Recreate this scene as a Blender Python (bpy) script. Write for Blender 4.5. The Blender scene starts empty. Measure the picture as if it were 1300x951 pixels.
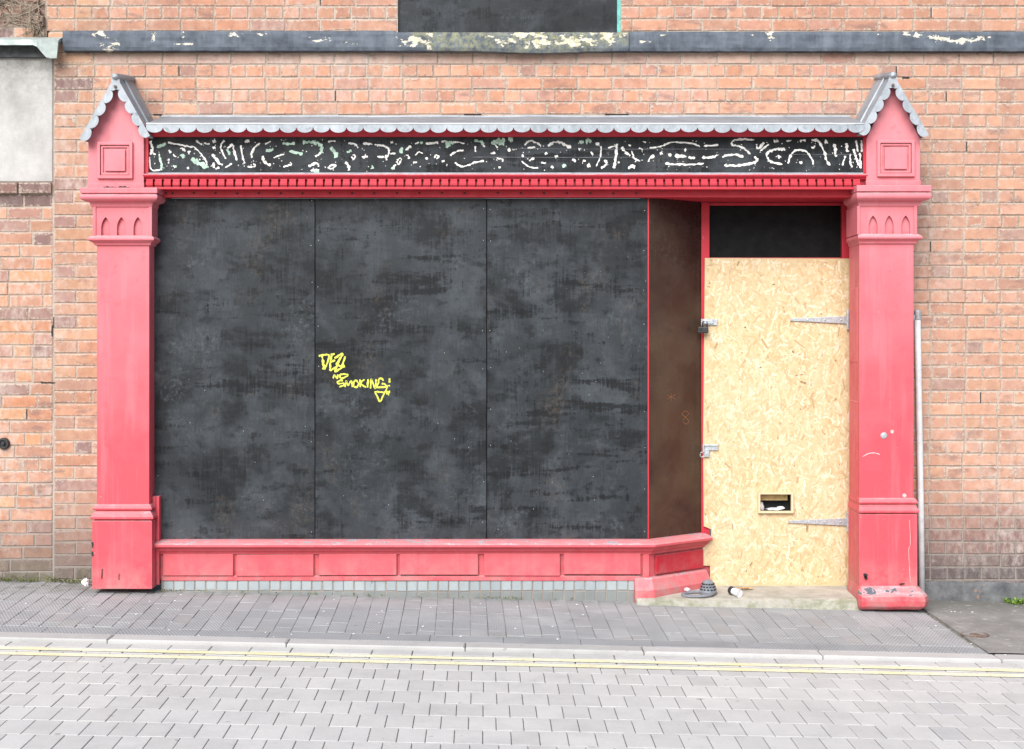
import bpy, bmesh, math, random
import numpy as np
from mathutils import Vector, noise
from mathutils.geometry import tessellate_polygon

rnd = random.Random(7)
scene = bpy.context.scene
COL = scene.collection

# ------------------------------------------------------------------ survey of the street front
# metres; X along the wall, Y into the building (board plane is Y=0), Z up
F, CX, HY, CAMD, CAMZ = 1823.0, 650.0, 430.0, 8.6, 1.6
WALL = 0.17                                   # face of the brickwork
def X(px, Y=0.0): return (px - CX) / F * (CAMD + Y)
def Z(py, Y=0.0): return CAMZ - (py - HY) / F * (CAMD + Y)

_pts = [(0,742,.17),(200,749.5,-.02),(500,755,-.02),(800,761,-.03),(1000,769,-.12),(1120,775,-.22),(1300,772,.17),
        (0,801,-1.13),(650,817.5,-1.13),(1300,835,-1.13)]
_A = np.array([[1, X(a,c), c] for a,b,c in _pts]); _b = np.array([Z(b,c) for a,b,c in _pts])
G0, GX, GY = np.linalg.lstsq(_A, _b, rcond=None)[0]
def gz(x, y): return float(G0 + GX*x + GY*max(y, -1.13) + 0.012*min(0, y+1.13))

# ------------------------------------------------------------------ materials
class M:
    def __init__(s, name):
        s.m = bpy.data.materials.new(name); s.m.use_nodes = True
        s.t = s.m.node_tree; s.t.nodes.clear()
        s.out = s.t.nodes.new('ShaderNodeOutputMaterial')
        s.b = s.t.nodes.new('ShaderNodeBsdfPrincipled')
        s.t.links.new(s.b.outputs[0], s.out.inputs[0])
        g = s.t.nodes.new('ShaderNodeNewGeometry'); s.pos = g.outputs['Position']; s.nor = g.outputs['Normal']
    def n(s, typ, **kw):
        nd = s.t.nodes.new(typ)
        for k, v in kw.items(): setattr(nd, k, v)
        return nd
    def put(s, sock, v):
        if v is None: return
        if isinstance(v, bpy.types.NodeSocket): s.t.links.new(v, sock)
        elif isinstance(v, (tuple, list)) and len(v) == 3 and sock.type == 'RGBA': sock.default_value = (*v, 1)
        else: sock.default_value = v
    def mapping(s, scale=(1,1,1), rot=(0,0,0), loc=(0,0,0)):
        nd = s.n('ShaderNodeMapping'); s.put(nd.inputs[0], s.pos)
        nd.inputs['Scale'].default_value = scale; nd.inputs['Rotation'].default_value = rot; nd.inputs['Location'].default_value = loc
        return nd.outputs[0]
    def noise(s, scale, detail=5, rough=.55, vec=None, dist=0.0):
        nd = s.n('ShaderNodeTexNoise'); s.put(nd.inputs['Vector'], vec or s.pos)
        nd.inputs['Scale'].default_value = scale; nd.inputs['Detail'].default_value = detail
        nd.inputs['Roughness'].default_value = rough; nd.inputs['Distortion'].default_value = dist
        return nd.outputs['Fac']
    def ramp(s, f, lo, hi, a=0.0, b=1.0):
        nd = s.n('ShaderNodeMapRange'); nd.clamp = True
        s.put(nd.inputs[0], f); s.put(nd.inputs[1], lo); s.put(nd.inputs[2], hi)
        s.put(nd.inputs[3], a); s.put(nd.inputs[4], b)
        return nd.outputs[0]
    def mix(s, f, a, b, mode='MIX'):
        nd = s.n('ShaderNodeMix', data_type='RGBA', blend_type=mode)
        s.put(nd.inputs[0], f); s.put(nd.inputs[6], a); s.put(nd.inputs[7], b)
        return nd.outputs[2]
    def math(s, op, a, b=None):
        nd = s.n('ShaderNodeMath', operation=op); s.put(nd.inputs[0], a)
        if b is not None: s.put(nd.inputs[1], b)
        return nd.outputs[0]
    def xyz(s, v=None):
        nd = s.n('ShaderNodeSeparateXYZ'); s.put(nd.inputs[0], v or s.pos); return nd.outputs
    def attr(s, name):
        nd = s.n('ShaderNodeAttribute'); nd.attribute_name = name; return nd
    def col(s, c): s.put(s.b.inputs['Base Color'], c); return s
    def rough(s, v): s.put(s.b.inputs['Roughness'], v); return s
    def spec(s, v): s.put(s.b.inputs['Specular IOR Level'], v); return s
    def metal(s, v): s.put(s.b.inputs['Metallic'], v); return s
    def bump(s, h, strength=.4, dist=.004, prev=None):
        nd = s.n('ShaderNodeBump'); nd.inputs['Strength'].default_value = strength; nd.inputs['Distance'].default_value = dist
        s.put(nd.inputs['Height'], h)
        if prev is not None: s.put(nd.inputs['Normal'], prev)
        s.put(s.b.inputs['Normal'], nd.outputs[0]); return nd.outputs[0]

def mat_brick():
    s = M('brick'); a = s.attr('Col')
    big = s.noise(5, 4); mid = s.noise(22, 6, .6); fine = s.noise(170, 4, .7)
    c = s.mix(s.ramp(mid, .35, .7, 0, .5), a.outputs['Color'], s.mix(1, a.outputs['Color'], (.62,.5,.5), 'MULTIPLY'))
    burnt = s.ramp(s.noise(9, 6, .62, s.mapping((.6,1,1.5), loc=(3,1,2))), .575, .66)
    c = s.mix(s.math('MULTIPLY', burnt, .52), c, (.16,.105,.10))
    pale = s.ramp(s.noise(13, 6, .68, s.mapping(loc=(7,3,9))), .6, .76)
    c = s.mix(s.math('MULTIPLY', pale, .42), c, (.56,.47,.42))
    pits = s.ramp(s.noise(95, 3, .7), .3, .37, 1, 0)
    c = s.mix(s.math('MULTIPLY', pits, .5), c, (.1,.06,.05))
    c = s.mix(s.ramp(fine, .35, .7, 0, .22), c, (.5,.4,.36))
    bloom = s.math('MULTIPLY', s.ramp(s.noise(2.2, 6, .66, s.mapping((1,1,.6), loc=(1,1,4))), .47, .66), s.ramp(s.noise(28, 6, .7, s.mapping((1,1,.5))), .42, .66))
    c = s.mix(s.math('MULTIPLY', bloom, .62), c, (.6,.53,.48))
    soot = s.math('MULTIPLY', s.ramp(s.noise(1.7, 5, .6, s.mapping((1,1,.7), loc=(6,1,4))), .53, .69), s.ramp(s.noise(17, 6, .7), .4, .65))
    c = s.mix(s.math('MULTIPLY', soot, .6), c, (.19,.13,.12))
    wr = s.attr('wear').outputs['Fac']
    ragged = s.ramp(s.math('ADD', s.noise(55, 5, .7, s.mapping(loc=(2,4,6))), s.math('MULTIPLY', wr, .2)), .66, .7)
    lowz = s.ramp(s.xyz()[2], .3, .8)
    c = s.mix(s.math('MULTIPLY', ragged, .75), c, s.mix(lowz, (.2,.18,.165), (.5,.43,.36)))
    chip = s.math('MULTIPLY', s.ramp(s.math('ADD', s.noise(40, 5, .7, s.mapping(loc=(8,1,3))), s.math('MULTIPLY', wr, .14)), .7, .73), .6)
    c = s.mix(chip, c, (.2,.115,.085))
    s.col(c).rough(.9).spec(.2)
    h = s.math('ADD', s.math('MULTIPLY', mid, .8), s.math('MULTIPLY', fine, .6))
    s.bump(s.math('SUBTRACT', h, s.math('MULTIPLY', pits, .5)), .55, .005)
    return s.m

def mat_mortar():
    s = M('mortar'); n1 = s.noise(6, 5); n2 = s.noise(130, 4, .7)
    c = s.mix(s.ramp(s.noise(2.6, 6, .68), .38, .62), (.34,.25,.19), (.50,.435,.37)); c = s.mix(s.ramp(n1, .45, .75, 0, .4), c, (.27,.2,.16))
    c = s.mix(s.ramp(n2, .45, .75, 0, .4), c, (.3,.26,.22))
    z = s.xyz()[2]
    c = s.mix(s.ramp(z, .3, .7, .6, 0), c, (.2,.19,.18))
    s.col(c).rough(.95).spec(.1); s.bump(s.math('ADD', n2, s.noise(30)), .7, .006); return s.m

def mat_plain(name, c, rough=.6, metal=0, spec=.5, var=.25, sc=30, bump=.15):
    s = M(name); n1 = s.noise(sc, 6, .65)
    dark = tuple(v*(1-var) for v in c); lite = tuple(min(1, v*(1+var)) for v in c)
    s.col(s.mix(s.ramp(n1, .35, .65), dark, lite)).rough(rough).metal(metal).spec(spec)
    if bump: s.bump(s.noise(sc*4, 5), bump, .003)
    return s.m

def mat_red(name, base, faded, fade_lo, fade_hi, ledge=.75, chips=.0, wear_attr=True):
    s = M(name)
    z = s.xyz()[2]
    blotch = s.noise(3.2, 5, .6); mid = s.noise(14, 6, .65); fine = s.noise(120, 4, .7)
    streak = s.noise(20, 5, .6, s.mapping((1,1,.07)))
    f = s.math('ADD', s.ramp(z, fade_lo, fade_hi), s.math('MULTIPLY', s.math('SUBTRACT', blotch, .5), .7))
    c = s.mix(s.ramp(f, 0, 1), base, faded)
    c = s.mix(s.ramp(streak, .5, .75, 0, .22), c, tuple(min(1, v*1.25+.04) for v in faded))
    c = s.mix(s.ramp(mid, .58, .75, 0, .35), c, tuple(v*.72 for v in base))
    # grime rising from the pavement
    grime = s.math('MULTIPLY', s.ramp(z, .1, .32, 1, 0), s.ramp(s.noise(9, 6, .7), .4, .66))
    c = s.mix(s.math('MULTIPLY', grime, .75), c, (.36,.25,.23))
    # paint lost on upward ledges and wherever the wear attribute says
    nz = s.xyz(s.nor)[2]
    pe = s.noise(26, 7, .68, s.mapping((.35,1,1.6)))
    ledge_m = s.math('MULTIPLY', s.ramp(nz, .45, .8), s.math('MULTIPLY', s.ramp(pe, .505, .55), s.ramp(s.noise(5.1, 4, .6, s.mapping(loc=(2,2,2))), .4, .5)))
    c = s.mix(s.math('MULTIPLY', s.ramp(nz, .3, .8), .4), c, (.72,.42,.42))
    c = s.mix(s.math('MULTIPLY', ledge_m, ledge), c, s.mix(s.ramp(fine,.4,.6), (.2,.23,.27), (.55,.5,.5)))
    w = s.attr('wear').outputs['Fac']
    e = s.math('ADD', s.noise(30, 7, .68, s.mapping((.8,1,1))), s.math('MULTIPLY', s.math('SUBTRACT', w, 1), .6))
    rim = s.ramp(e, .345, .355); core = s.ramp(e, .372, .385)
    c = s.mix(s.math('MULTIPLY', rim, .7), c, (.62,.47,.46))
    c = s.mix(core, c, (.1,.115,.14))
    # little random knocks
    k = s.ramp(s.noise(34, 6, .68, s.mapping(loc=(4,8,1))), .69, .70)
    c = s.mix(s.math('MULTIPLY', k, .75), c, s.mix(s.ramp(blotch,.45,.55), (.55,.43,.43), (.12,.1,.11)))
    ao = s.n('ShaderNodeAmbientOcclusion', samples=4); ao.inputs['Distance'].default_value = .045  # crevice shade painted into the red by occlusion, broken up with noise
    dirt_shade = s.math('MULTIPLY', s.ramp(ao.outputs['AO'], .75, .3), s.ramp(s.noise(18, 5, .7, s.mapping(loc=(9,2,1))), .35, .62))
    c = s.mix(s.math('MULTIPLY', dirt_shade, .6), c, (.11,.035,.035))
    cr = s.ramp(s.noise(9, 8, .75, s.mapping((1.6,1,.35), loc=(1,5,5)), 1.2), .492, .5); cr2 = s.ramp(s.noise(9, 8, .75, s.mapping((1.6,1,.35), loc=(1,5,5)), 1.2), .5, .508, 1, 0)
    crack = s.math('MULTIPLY', s.math('MULTIPLY', cr, cr2), s.ramp(s.noise(4, 4, .6, s.mapping(loc=(3,9,3))), .55, .62))
    c = s.mix(s.math('MULTIPLY', crack, .5), c, (.3,.1,.1))
    s.col(c).rough(s.ramp(mid, .3, .7, .42, .62)).spec(.4)
    h = s.math('ADD', s.math('MULTIPLY', s.noise(60, 5, .6, s.mapping((1,1,.2))), .6), s.math('MULTIPLY', fine, .3))
    h = s.math('SUBTRACT', h, s.math('ADD', s.math('MULTIPLY', core, .8), s.math('MULTIPLY', ledge_m, .6)))
    s.bump(h, .35, .003)
    return s.m

def mat_black_board(name='black_board_paint', tint=(1,1,1), lift=1.0, brown=0.0, gloss=0.0):
    s = M(name); r = s.attr('shift').outputs['Vector']
    base = s.n('ShaderNodeVectorMath', operation='ADD'); s.put(base.inputs[0], s.pos); s.put(base.inputs[1], r)
    P = base.outputs[0]
    def mp(scale, loc=(0,0,0)):
        nd = s.n('ShaderNodeMapping'); s.put(nd.inputs[0], P); nd.inputs['Scale'].default_value = scale; nd.inputs['Location'].default_value = loc
        return nd.outputs[0]
    cloud = s.noise(1.15, 5, .6, mp((1,1,1.1)), .3)
    patch = s.noise(3.4, 6, .62, mp((1.2,1,.85), (5,2,1)), .35)
    vert = s.noise(70, 6, .7, mp((1,1,.06)))
    hori = s.noise(24, 6, .7, mp((.2,1,1), (2,0,0)), .2)
    fine = s.noise(110, 5, .8, P)
    def edge(n_, thr, wd, a=.38, b=.3, f=.22):
        e = s.math('ADD', n_, s.math('MULTIPLY', s.math('SUBTRACT', vert, .5), a))
        e = s.math('ADD', e, s.math('MULTIPLY', s.math('SUBTRACT', hori, .5), b))
        e = s.math('ADD', e, s.math('MULTIPLY', s.math('SUBTRACT', fine, .5), f))
        return s.ramp(e, thr, thr+wd)
    mid_ = tuple(.024*t*lift*q for t, q in zip((1,1.15,1.3), tint)); lo = tuple(.0062*t*lift for t in (1,1.15,1.35)); hi = tuple(.078*t*lift*q for t, q in zip((1,1.15,1.29), tint))
    c = s.mix(s.ramp(cloud, .35, .65), tuple(.7*q for q in mid_), tuple(1.5*q for q in mid_))
    c = s.mix(s.math('MULTIPLY', edge(patch, .46, .22), .5), c, hi)
    c = s.mix(s.math('MULTIPLY', edge(s.noise(9, 6, .66, mp((.9,1,1.2),(3,1,7))), .52, .18), .3), c, hi)
    c = s.mix(s.math('MULTIPLY', edge(s.noise(3.3, 6, .62, mp((.85,1,1.3),(1,4,9)), .25), .5, .11), .75), c, lo)
    c = s.mix(s.math('MULTIPLY', edge(s.noise(10, 5, .6, mp((.8,1,1.2),(6,2,5))), .56, .1), .6), c, lo)
    c = s.mix(s.math('MULTIPLY', edge(s.noise(3.0, 6, .66, mp((.35,1,2.4),(7,4,2)), .15), .575, .05), .85), c, lo)
    v = s.ramp(patch, .3, .7)
    tan = s.math('MULTIPLY', s.ramp(s.noise(4.2, 4, .6, mp((1,1,.8),(9,1,3))), .57, .68), s.ramp(s.noise(40, 5, .7, mp((1,1,.8),(2,7,5))), .46, .74))
    c = s.mix(s.math('MULTIPLY', tan, .4), c, (.15,.115,.085))
    chalk = s.math('MULTIPLY', s.ramp(s.noise(3.4, 4, .6, mp((1,1,1),(6,6,2))), .54, .68), s.ramp(s.noise(60, 5, .75, mp((.6,1,.6),(3,2,8))), .5, .7))
    c = s.mix(s.math('MULTIPLY', chalk, .42), c, (.15,.17,.19))
    speck = s.ramp(s.noise(85, 2, .5, mp((1,1,1),(1,9,4))), .765, .79)
    c = s.mix(s.math('MULTIPLY', speck, .7), c, (.4,.4,.4))
    if brown: c = s.mix(s.math('MULTIPLY', s.ramp(s.xyz()[2], 2.4, 1.6, .5, 1), brown), c, s.mix(s.ramp(cloud,.4,.6), (.05,.026,.018), (.105,.072,.042)))  # brown reflection of the chipboard door put into the colour, weaker higher up
    s.col(c).rough(s.ramp(v, .2, .9, .38-gloss, .62-gloss*1.5)).spec(.2+gloss*1.6)
    s.bump(s.math('ADD', vert, fine), .18, .002)
    return s.m

def mat_lead():
    s = M('lead'); n1 = s.noise(7, 6, .65); n2 = s.noise(70, 5, .7, s.mapping((1,1,.3)))
    c = s.mix(s.ramp(n1, .33, .67), (.25,.28,.31), (.41,.445,.48))
    c = s.mix(s.ramp(n2, .5, .72, 0, .55), c, (.52,.54,.56))
    c = s.mix(s.ramp(s.noise(16, 6, .7, s.mapping(loc=(5,5,5))), .58, .7, 0, .7), c, (.13,.145,.16)); c = s.mix(s.ramp(s.xyz(s.nor)[2], .25, .75, 0, .5), c, (.12,.14,.155))  # upward faces darkened in the colour to offset the bright sky
    s.col(c).rough(.55).spec(.45).metal(.15); s.bump(s.math('ADD', n2, n1), .35, .004); return s.m

def mat_ledge():
    s = M('ledge_paint'); w = s.attr('wear').outputs['Fac']; ms = s.attr('moss').outputs['Fac']
    n1 = s.noise(9, 6, .65); vst = s.noise(16, 5, .65, s.mapping((1,1,.15)))
    c = s.mix(s.ramp(n1, .32, .68), (.055,.066,.084), (.135,.158,.19))
    c = s.mix(s.ramp(vst, .5, .75, 0, .6), c, (.2,.23,.26))
    e = s.math('ADD', s.noise(26, 7, .68, s.mapping((.7,1,1.2))), s.math('MULTIPLY', s.math('SUBTRACT', w, 1), .42))
    fl = s.ramp(e, .425, .445)
    cream = s.mix(s.ramp(s.noise(60, 5, .7), .35, .65), (.5,.45,.34), (.74,.71,.62))
    c = s.mix(fl, c, cream)
    mo = s.math('MULTIPLY', ms, s.ramp(s.noise(30, 6, .7, s.mapping(loc=(2,2,7))), .42, .6))
    c = s.mix(s.math('MULTIPLY', mo, .55), c, (.42,.41,.17))
    s.col(c).rough(.75).spec(.3)
    s.bump(s.math('SUBTRACT', s.math('MULTIPLY', n1, .6), s.math('MULTIPLY', fl, .5)), .5, .006); return s.m

def mat_render_panel():
    s = M('cement_render'); n1 = s.noise(4, 7, .68, s.mapping((1,1,.8))); z = s.xyz()[2]
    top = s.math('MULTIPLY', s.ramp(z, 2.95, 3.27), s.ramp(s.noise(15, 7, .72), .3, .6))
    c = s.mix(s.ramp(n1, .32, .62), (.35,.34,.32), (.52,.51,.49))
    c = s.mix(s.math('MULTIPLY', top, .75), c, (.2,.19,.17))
    c = s.mix(s.ramp(s.noise(8, 6, .7, s.mapping((1,1,.25), loc=(3,0,1))), .58, .72, 0, .35), c, (.3,.28,.25))
    s.col(c).rough(.9).spec(.2); s.bump(s.math('ADD', s.noise(60, 6, .7), n1), .5, .006); return s.m

def mat_osb():
    s = M('osb_board'); a = s.attr('Col')
    n1 = s.noise(60, 5, .7); n2 = s.noise(2.5, 4)
    c = s.mix(s.ramp(n1, .4, .75, 0, .25), a.outputs['Color'], (.36,.24,.12))
    c = s.mix(s.ramp(n2, .4, .7, 0, .18), c, (.68,.56,.4))
    s.col(c).rough(.6).spec(.35); s.bump(s.noise(120, 4), .25, .002); return s.m

def mat_attr(name, rough=.85, spec=.25, grain=140, grit=.35, bump=.5, ribs=False, dirt_shade=(.1,.095,.085)):
    """stone and clay whose tone comes piece by piece from the Col attribute"""
    s = M(name); a = s.attr('Col'); n1 = s.noise(grain, 5, .75); n2 = s.noise(7, 6, .65); n3 = s.noise(1.3, 5, .6)
    c = s.mix(s.ramp(n1, .35, .7, 0, grit), a.outputs['Color'], dirt_shade)
    c = s.mix(s.ramp(n2, .45, .7, 0, .35), c, s.mix(1, a.outputs['Color'], (.66,.66,.66), 'MULTIPLY'))
    c = s.mix(s.ramp(n3, .45, .7, 0, .25), c, s.mix(1, a.outputs['Color'], (1.25,1.24,1.2), 'MULTIPLY'))
    h = s.math('MULTIPLY', n1, .5)
    if ribs:
        x, y, z = s.xyz()
        def wave(k, ph):
            t = s.math('ADD', s.math('MULTIPLY', x, k[0]), s.math('MULTIPLY', y, k[1]))
            return s.math('SINE', s.math('MULTIPLY', t, 2*math.pi/ph))
        d = s.math('MAXIMUM', wave((.9,.43), .0165), s.math('MULTIPLY', wave((-.9,.43), .0165), .55))
        worn = s.ramp(s.noise(3, 4, .6, s.mapping(loc=(1,7,2))), .25, .5)
        groove = s.math('MULTIPLY', s.ramp(d, -.6, .5, 1, 0), worn)
        c = s.mix(s.math('MULTIPLY', groove, .62), c, (.12,.12,.125))
        h = s.math('SUBTRACT', h, s.math('MULTIPLY', groove, 1.2))
    if ribs:
        foot = s.math('MULTIPLY', s.ramp(s.xyz()[1], -.22, -.02), s.ramp(s.noise(11, 6, .7, s.mapping(loc=(4,4,1))), .35, .6))
        c = s.mix(s.math('MULTIPLY', foot, .6), c, (.13,.125,.095))
    stain = s.math('MULTIPLY', s.ramp(s.noise(1.6, 6, .68, s.mapping((.6,1,1), loc=(3,6,1))), .52, .66), s.ramp(s.noise(20, 5, .7), .35, .6))
    c = s.mix(s.math('MULTIPLY', stain, .3), c, dirt_shade)
    gum = s.ramp(s.noise(14, 2, .4, s.mapping(loc=(1,2,9))), .735, .75)
    c = s.mix(s.math('MULTIPLY', gum, .4), c, tuple(.5*q for q in dirt_shade))
    wht = s.ramp(s.noise(38, 3, .55, s.mapping(loc=(8,3,3))), .745, .765)
    c = s.mix(s.math('MULTIPLY', wht, .6), c, (.5,.49,.46))
    s.col(c).rough(rough).spec(spec); s.bump(h, bump, .004); return s.m

def mat_asphalt():
    s = M('worn_tarmac'); n1 = s.noise(200, 4, .8); n2 = s.noise(5, 6, .65); x, y, z = s.xyz()
    c = s.mix(s.ramp(n2, .35, .65), (.20,.197,.182), (.31,.305,.29))
    c = s.mix(s.ramp(n1, .55, .68, 0, .7), c, (.36,.35,.33)); c = s.mix(s.ramp(n1, .3, .42, .6, 0), c, (.05,.05,.05))
    c = s.mix(s.math('MULTIPLY', s.ramp(y, -.2, .12), .65), c, (.115,.112,.095))
    lf = s.ramp(s.noise(24, 3, .5, s.mapping((1,2.5,1))), .66, .7); c = s.mix(s.math('MULTIPLY', lf, .8), c, (.55,.53,.5))
    s.col(c).rough(.9).spec(.25); s.bump(n1, .6, .006); return s.m

def mat_step():
    s = M('step_concrete'); n1 = s.noise(9, 6, .7); n2 = s.noise(150, 4, .75); x, y, z = s.xyz()
    c = s.mix(s.ramp(n1, .35, .65), (.36,.34,.285), (.52,.5,.435)); c = s.mix(s.ramp(n2, .5, .75, 0, .5), c, (.17,.16,.13))
    gr = s.math('MULTIPLY', s.ramp(y, -.02, -.12), s.ramp(s.noise(12, 6, .7, s.mapping(loc=(3,3,3))), .45, .62))
    c = s.mix(s.math('MULTIPLY', gr, .6), c, (.17,.19,.09))
    s.col(c).rough(.9).spec(.2); s.bump(s.math('ADD', n1, n2), .5, .006); return s.m

def mat_yellow():
    s = M('yellow_road_paint'); n = s.noise(45, 6, .75); n1 = s.noise(4, 5)
    c = s.mix(s.ramp(n1, .35, .65), (.78,.71,.42), (.82,.79,.6))
    c = s.mix(s.ramp(n, .5, .64, 0, .8), c, (.46,.45,.41)); s.col(c).rough(.75).spec(.3); s.bump(n, .3, .003); return s.m

def mat_footing():
    s = M('footing_paint'); n1 = s.noise(8, 7, .7); n2 = s.noise(60, 6, .7)
    c = s.mix(s.ramp(n1, .35, .65), (.075,.078,.082), (.19,.193,.195))
    c = s.mix(s.ramp(s.noise(5, 5, .6, s.mapping(loc=(2.3,0,1.2))), .66, .7), c, (.42,.22,.13))
    s.col(c).rough(.85).spec(.25); s.bump(s.math('ADD', n1, n2), .6, .01); return s.m

MB_ = dict(
    brick=mat_brick(), mortar=mat_mortar(), gap=mat_plain('open_joint', (.02,.017,.015), .95),
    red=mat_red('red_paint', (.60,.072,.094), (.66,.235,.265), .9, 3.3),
    red_shaded=mat_red('red_paint_shaded', (.46,.012,.03), (.53,.035,.055), -1, 6),  # darker copy of the red, with the shade put into its colour
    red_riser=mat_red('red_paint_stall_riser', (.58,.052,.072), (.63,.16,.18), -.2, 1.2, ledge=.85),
    board=mat_black_board(), side=mat_black_board('board_paint_door_reflection', (1,.8,.7), .55, .65, .2), dark=mat_plain('transom_black', (.006,.0065,.0075), .5, spec=.12, var=.5, sc=12),
    lead=mat_lead(), ledge=mat_ledge(), render=mat_render_panel(), osb=mat_osb(),
    paver=mat_attr('ribbed_clay_paver', ribs=True, dirt_shade=(.17,.172,.175), grit=.3), kerb=mat_attr('kerb_granite', grit=.3, dirt_shade=(.3,.29,.27)),
    block=mat_attr('road_block', grit=.3, dirt_shade=(.3,.29,.28)), blue=mat_attr('blue_brick', grit=.25, rough=.6, spec=.4, dirt_shade=(.12,.13,.13)),
    grit=mat_plain('joint_grit', (.17,.175,.145), .95, var=.5, sc=60, bump=.5), ground=mat_plain('subsoil', (.2,.195,.185), .95, var=.25, sc=3),
    sand=mat_plain('joint_sand', (.25,.24,.22), .95, var=.4, sc=40, bump=.4), tarmac=mat_asphalt(), step=mat_step(), yellow=mat_yellow(), footing=mat_footing(),
    white=mat_plain('old_sign_paint', (.8,.79,.75), .7, var=.22, sc=50, bump=.3), green=mat_plain('green_sign_paint', (.2,.47,.3), .7, var=.4, sc=25, bump=.3),
    mint=mat_plain('pale_green_sign_paint', (.42,.58,.47), .7, var=.3, sc=25, bump=.3),
    spray=mat_plain('yellow_spray_paint', (.60,.62,.08), .7, var=.22, sc=40, bump=.1), chalk=mat_plain('orange_chalk', (.26,.11,.05), .8),
    steel=mat_plain('galvanised_steel', (.47,.5,.52), .42, .55, var=.25, sc=60), pipe=mat_plain('pipe_paint', (.68,.7,.7), .5, .0, var=.12, sc=20),
    black=mat_plain('black_plastic', (.022,.023,.026), .45, var=.3), teal=mat_plain('turquoise_paint', (.12,.45,.40), .6),
    plastic=mat_plain('grey_plastic', (.2,.215,.24), .5, var=.2), slot=mat_plain('slot_shadow', (.02,.02,.022), .8),
    paper=mat_plain('white_paper', (.7,.7,.71), .8, var=.08), wood=mat_plain('raw_batten', (.42,.3,.13), .7, var=.2),
    leaf=mat_plain('dry_leaf', (.42,.27,.11), .8, var=.4), weed=mat_plain('weed_green', (.14,.24,.03), .7, var=.4), moss=mat_plain('moss', (.12,.15,.035), .95, var=.5, sc=80, bump=.6),
    twig=mat_plain('dead_twig', (.3,.25,.19), .9, var=.4, sc=40), twig_dark=mat_plain('dead_twig_dark', (.07,.05,.035), .9, var=.4, sc=40), rust=mat_plain('rusty_iron', (.17,.12,.095), .85, var=.4, sc=60),
    scuff=mat_plain('paint_scuff', (.68,.42,.42), .7), highlight_lead=mat_plain('highlight_lead', (.62,.65,.67), .5, .1, var=.2, sc=20), flash=mat_plain('green_grey_lead', (.36,.41,.39), .6, .1, var=.2, sc=14, bump=.3), slate=mat_plain('slate', (.06,.065,.07), .7, var=.4),
)

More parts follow.
